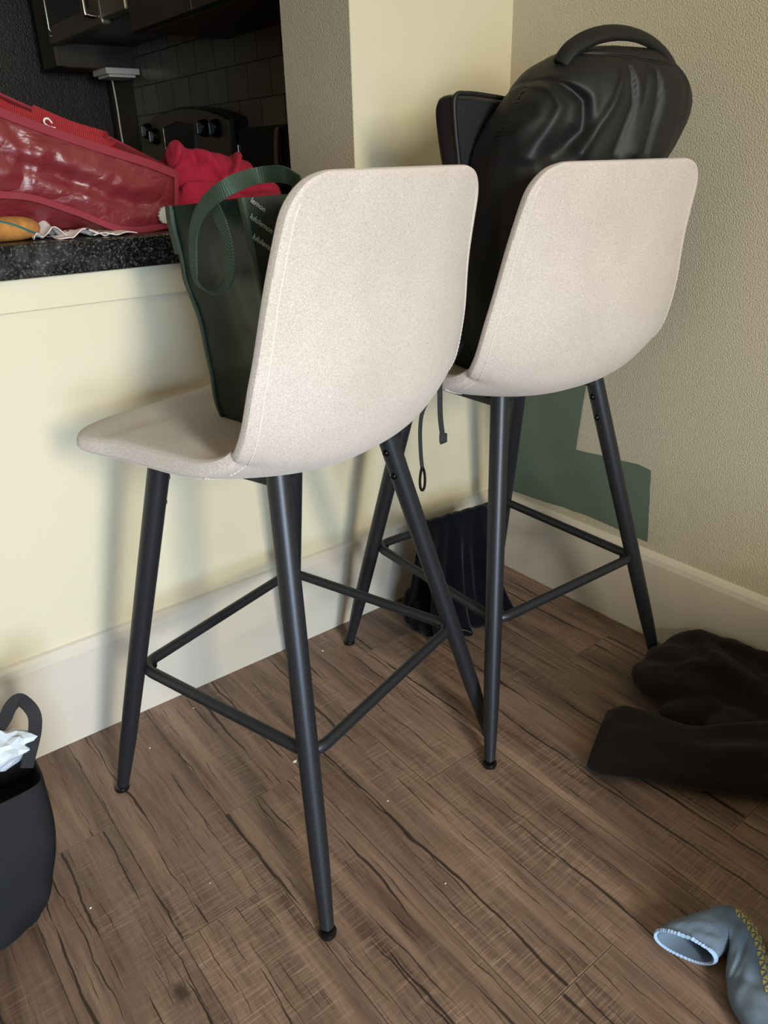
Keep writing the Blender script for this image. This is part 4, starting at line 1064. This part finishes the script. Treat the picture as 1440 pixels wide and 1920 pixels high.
cp = archpanel('control_panel', 0.024, 0.035, 1.362, 2.115, 1.030, 1.158, 1.212, M['dark_steel'], rg, RB2)
archpanel('display', 0.020, 0.024, 1.625, 1.885, 1.075, 1.155, 1.170, M['black_glass'], cp, RB2)
bm = newbm(); tube(bm, [(0.020-RB2.x, 1.89-RB2.y, 1.08), (0.0185-RB2.x, 1.89-RB2.y, 1.155), (0.018-RB2.x, 1.76-RB2.y, 1.172), (0.0185-RB2.x, 1.622-RB2.y, 1.158)], 0.0022, seg=8)
obj('display_trim', bm, M['steel'], cp)
for ky, kz in ((2.035, 1.150), (1.965, 1.128), (1.525, 1.140), (1.43, 1.135)):
    bm = newbm()
    P_ = [(0.024, 0.030), (0.018, 0.031), (0.002, 0.027), (-0.004, 0.022)]
    R_ = [[Vector((x-RB2.x, ky-RB2.y+r*math.cos(a), kz+r*math.sin(a))) for a in [2*PI*k/20 for k in range(20)]] for x, r in P_]
    loft(bm, R_); box(bm, -0.014-RB2.x, -0.003-RB2.x, ky-RB2.y-0.005, ky-RB2.y+0.005, kz-0.020, kz+0.020, bev=0.002)
    obj('knob', bm, M['cap'], cp, smooth=False)
# microwave
mw = thing('microwave', 'stainless over-the-range microwave with a vertical bar handle and black window', 'microwave', (-0.08, 1.85, 1.465)); MB_ = Vector(mw.location)
def mbx(n, d, m, par=mw, bev=0.004): return boxobj(n, (d[0]-MB_.x, d[1]-MB_.x, d[2]-MB_.y, d[3]-MB_.y, d[4]-MB_.z, d[5]-MB_.z), m, par, bev=bev)
mbx('microwave_body', (-0.215, KX-0.009, 1.450, 2.252, 1.475, 1.89), M['black_metal'])
md = mbx('door', (-0.252, -0.217, 1.665, 2.252, 1.462, 1.885), M['dark_steel'], bev=0.008)
mbx('window', (-0.2545, -0.2505, 1.755, 2.205, 1.522, 1.84), M['black_glass'], md, bev=0.0)
bm = newbm(); tube(bm, [Vector(v)-MB_ for v in ((-0.25, 2.212, 1.505), (-0.2555, 2.212, 1.512), (-0.2555, 2.212, 1.85), (-0.25, 2.212, 1.857))], 0.004, seg=8)
obj('window_trim', bm, M['steel'], md)
mbx('control_strip', (-0.252, -0.217, 1.450, 1.660, 1.475, 1.885), M['dark_steel'], bev=0.006)
bm = newbm()
pr = [(-0.250, 1.705, 1.488), (-0.285, 1.705, 1.492), (-0.292, 1.705, 1.52), (-0.292, 1.705, 1.83), (-0.285, 1.705, 1.858), (-0.250, 1.705, 1.862)]
ribbon(bm, [Vector(v)-MB_ for v in pr], 0.030, 0.012, (0, 1, 0), n=6)
obj('handle', bm, M['steel'], md, sub=1)
bm = newbm(); R_ = [[Vector((x-MB_.x, 2.225-MB_.y+r*math.cos(a), 1.492-MB_.z+r*math.sin(a)*1.2)) for a in [2*PI*k/16 for k in range(16)]] for x, r in ((-0.250, 0.007), (-0.254, 0.007), (-0.2555, 0.004))]
loft(bm, R_); obj('badge', bm, M['steel'], md)
# holder under the narrow wall cabinet with a hanging cord
hd = thing('under_cabinet_outlet', 'white box under the narrow wall cabinet with a pale cord hanging down', 'outlet', (0.0, 2.325, 1.36)); HB_ = Vector(hd.location)
boxobj('outlet_box', (-0.055, 0.088, -0.115, 0.045, 0.010, 0.033), M['white'], hd, bev=0.003)
boxobj('outlet_face', (-0.040, 0.075, -0.100, 0.030, 0.0, 0.010), M['white'], hd, bev=0.003)
c0 = Vector((0.0446, 2.42, 1.371))-HB_; c1 = Vector((0.0489, 2.42, 1.1465))-HB_
bm = newbm(); tube(bm, cr([c0+Vector((0, 0, 0.01)), c0, c0.lerp(c1, 0.5)+Vector((0.002, 0, 0)), c1, c1+Vector((0.01, 0, -0.20))], 6), 0.0035, seg=8)
obj('cord', bm, M['white'], hd)
# refrigerator
fg = thing('refrigerator', 'tall black refrigerator with a speckled textured side beyond the microwave', 'refrigerator', (-0.30, 3.0, 0)); FB = Vector(fg.location)
boxobj('refrigerator_body', (-0.36, 0.385, -0.41, 0.40, 0.02, 1.78), M['fridge'], fg, bev=0.006)
for z0, z1 in ((0.06, 1.18), (1.19, 1.775)):
    d_ = boxobj('door', (-0.42, -0.364, -0.405, 0.395, z0, z1), M['fridge'], fg, bev=0.01)
    bm = newbm(); za, zb_ = (0.55, 1.12) if z0 < 1 else (1.25, 1.6)
    tube(bm, [(-0.42, -0.34, za), (-0.455, -0.34, za), (-0.455, -0.34, zb_), (-0.42, -0.34, zb_)], 0.010, seg=10); obj('handle', bm, M['black_metal'], d_)
# toaster oven with bright trim behind the column
tv = thing('toaster_oven', 'black countertop oven with chrome edge trim standing right of the stove', 'oven', (0.0, 0.93, 0.914)); TB = Vector(tv.location)
boxobj('oven_body', (-0.095, 0.075, -0.20, 0.135, 0.012, 0.205), M['black_metal'], tv, bev=0.006)
boxobj('glass_front', (-0.101, -0.094, -0.125, 0.125, 0.03, 0.19), M['black_glass'], tv, bev=0.002)
boxobj('side_trim', (-0.106, -0.096, 0.128, 0.134, 0.02, 0.16), M['steel'], tv, bev=0.002)
bm = newbm(); ribbon(bm, [(-0.100, -0.130, 0.03), (-0.118, -0.130, 0.045), (-0.122, -0.132, 0.12), (-0.116, -0.136, 0.19), (-0.100, -0.140, 0.20)], 0.022, 0.006, (0, 1, 0), n=8)
obj('door_handle', bm, M['steel'], tv)
for sx in (-0.08, 0.06):
    for sy in (-0.17, 0.11):
        bm = newbm(); tube(bm, [(sx, sy, 0), (sx, sy, 0.013)], 0.01, seg=12); obj('foot', bm, M['cap'], tv)

# ------------------------------------------------------------------ crumbs on the floor
crumb_m = mat('pale_crumb', s2l(222, 216, 204), 0.8); pink_m = mat('pink_crumb', s2l(196, 110, 96), 0.8)
def crumb(pos, s, m, label):
    bm = newbm(); bmesh.ops.create_icosphere(bm, subdivisions=2, radius=1)
    for v in bm.verts: v.co = Vector((v.co.x*s, v.co.y*s*0.8, (v.co.z+0.9)*s*0.45))*(1+0.35*fn(v.co*1.3+Vector((pos[0]*50, 0, 0))))
    o = obj('crumb', bm, m); o.location = (pos[0], pos[1], 0.0); return tag(o, label, 'crumb')
for q, s, m, lb in [((-0.8636, -0.3381, 0.0), 0.0042, 0, 'largest pale crumb on the floor beside the near leg of the left stool'), ((-1.0594, -0.1271, 0.0), 0.002, 0, 'tiny pale crumb on the floor right of the left stool front leg'), ((-0.9422, -0.072, 0.0), 0.0016, 0, 'tiny pale crumb on the floor near the bar wall inside the left stool'), ((-1.2673, -0.4022, 0.0), 0.002, 0, 'tiny pale crumb on the floor right of the black tote'), ((-0.6249, -0.0773, 0.0), 0.0028, 0, 'small pale crumb on the floor between the two stools near the wall'), ((-0.7891, -0.523, 0.0), 0.0018, 0, 'tiny pale crumb in the floor middle left of the corner stool near leg'), ((-0.8244, -0.7101, 0.0), 0.0018, 0, 'tiny pale crumb on the open floor in front of both stools'), ((-1.1066, -0.4773, 0.0), 0.0014, 0, 'tiny pale crumb on the plank between the left stool front legs'), ((-0.0657, -0.3464, 0.0), 0.003, 1, 'small pink crumb on the floor under the corner stool')]:
    crumb(q, s, pink_m if m else crumb_m, lb)

# ------------------------------------------------------------------ added padded block, out of view, shades the lower right of the room
blk = thing('shade_block', 'low brown padded block added out of view to shade the lower right', 'shade_block', (-0.35, -1.60, 0.0))
M['block_cloth'] = mat('brown_upholstery', s2l(92, 72, 56), 0.9, bump=0.3, bscale=500)
boxobj('block_base', (-0.33, 0.33, -0.36, 0.36, 0.06, 0.33), M['block_cloth'], blk, bev=0.015, seg=3)
boxobj('block_top', (-0.335, 0.335, -0.365, 0.365, 0.332, 0.46), M['block_cloth'], blk, bev=0.03, seg=4)
for sx in (-0.25, 0.25):
    for sy in (-0.29, 0.29):
        bm = newbm(); tube(bm, [(sx, sy, 0), (sx, sy, 0.062)], [0.014, 0.02], seg=14); obj('leg', bm, M['cap'], blk)
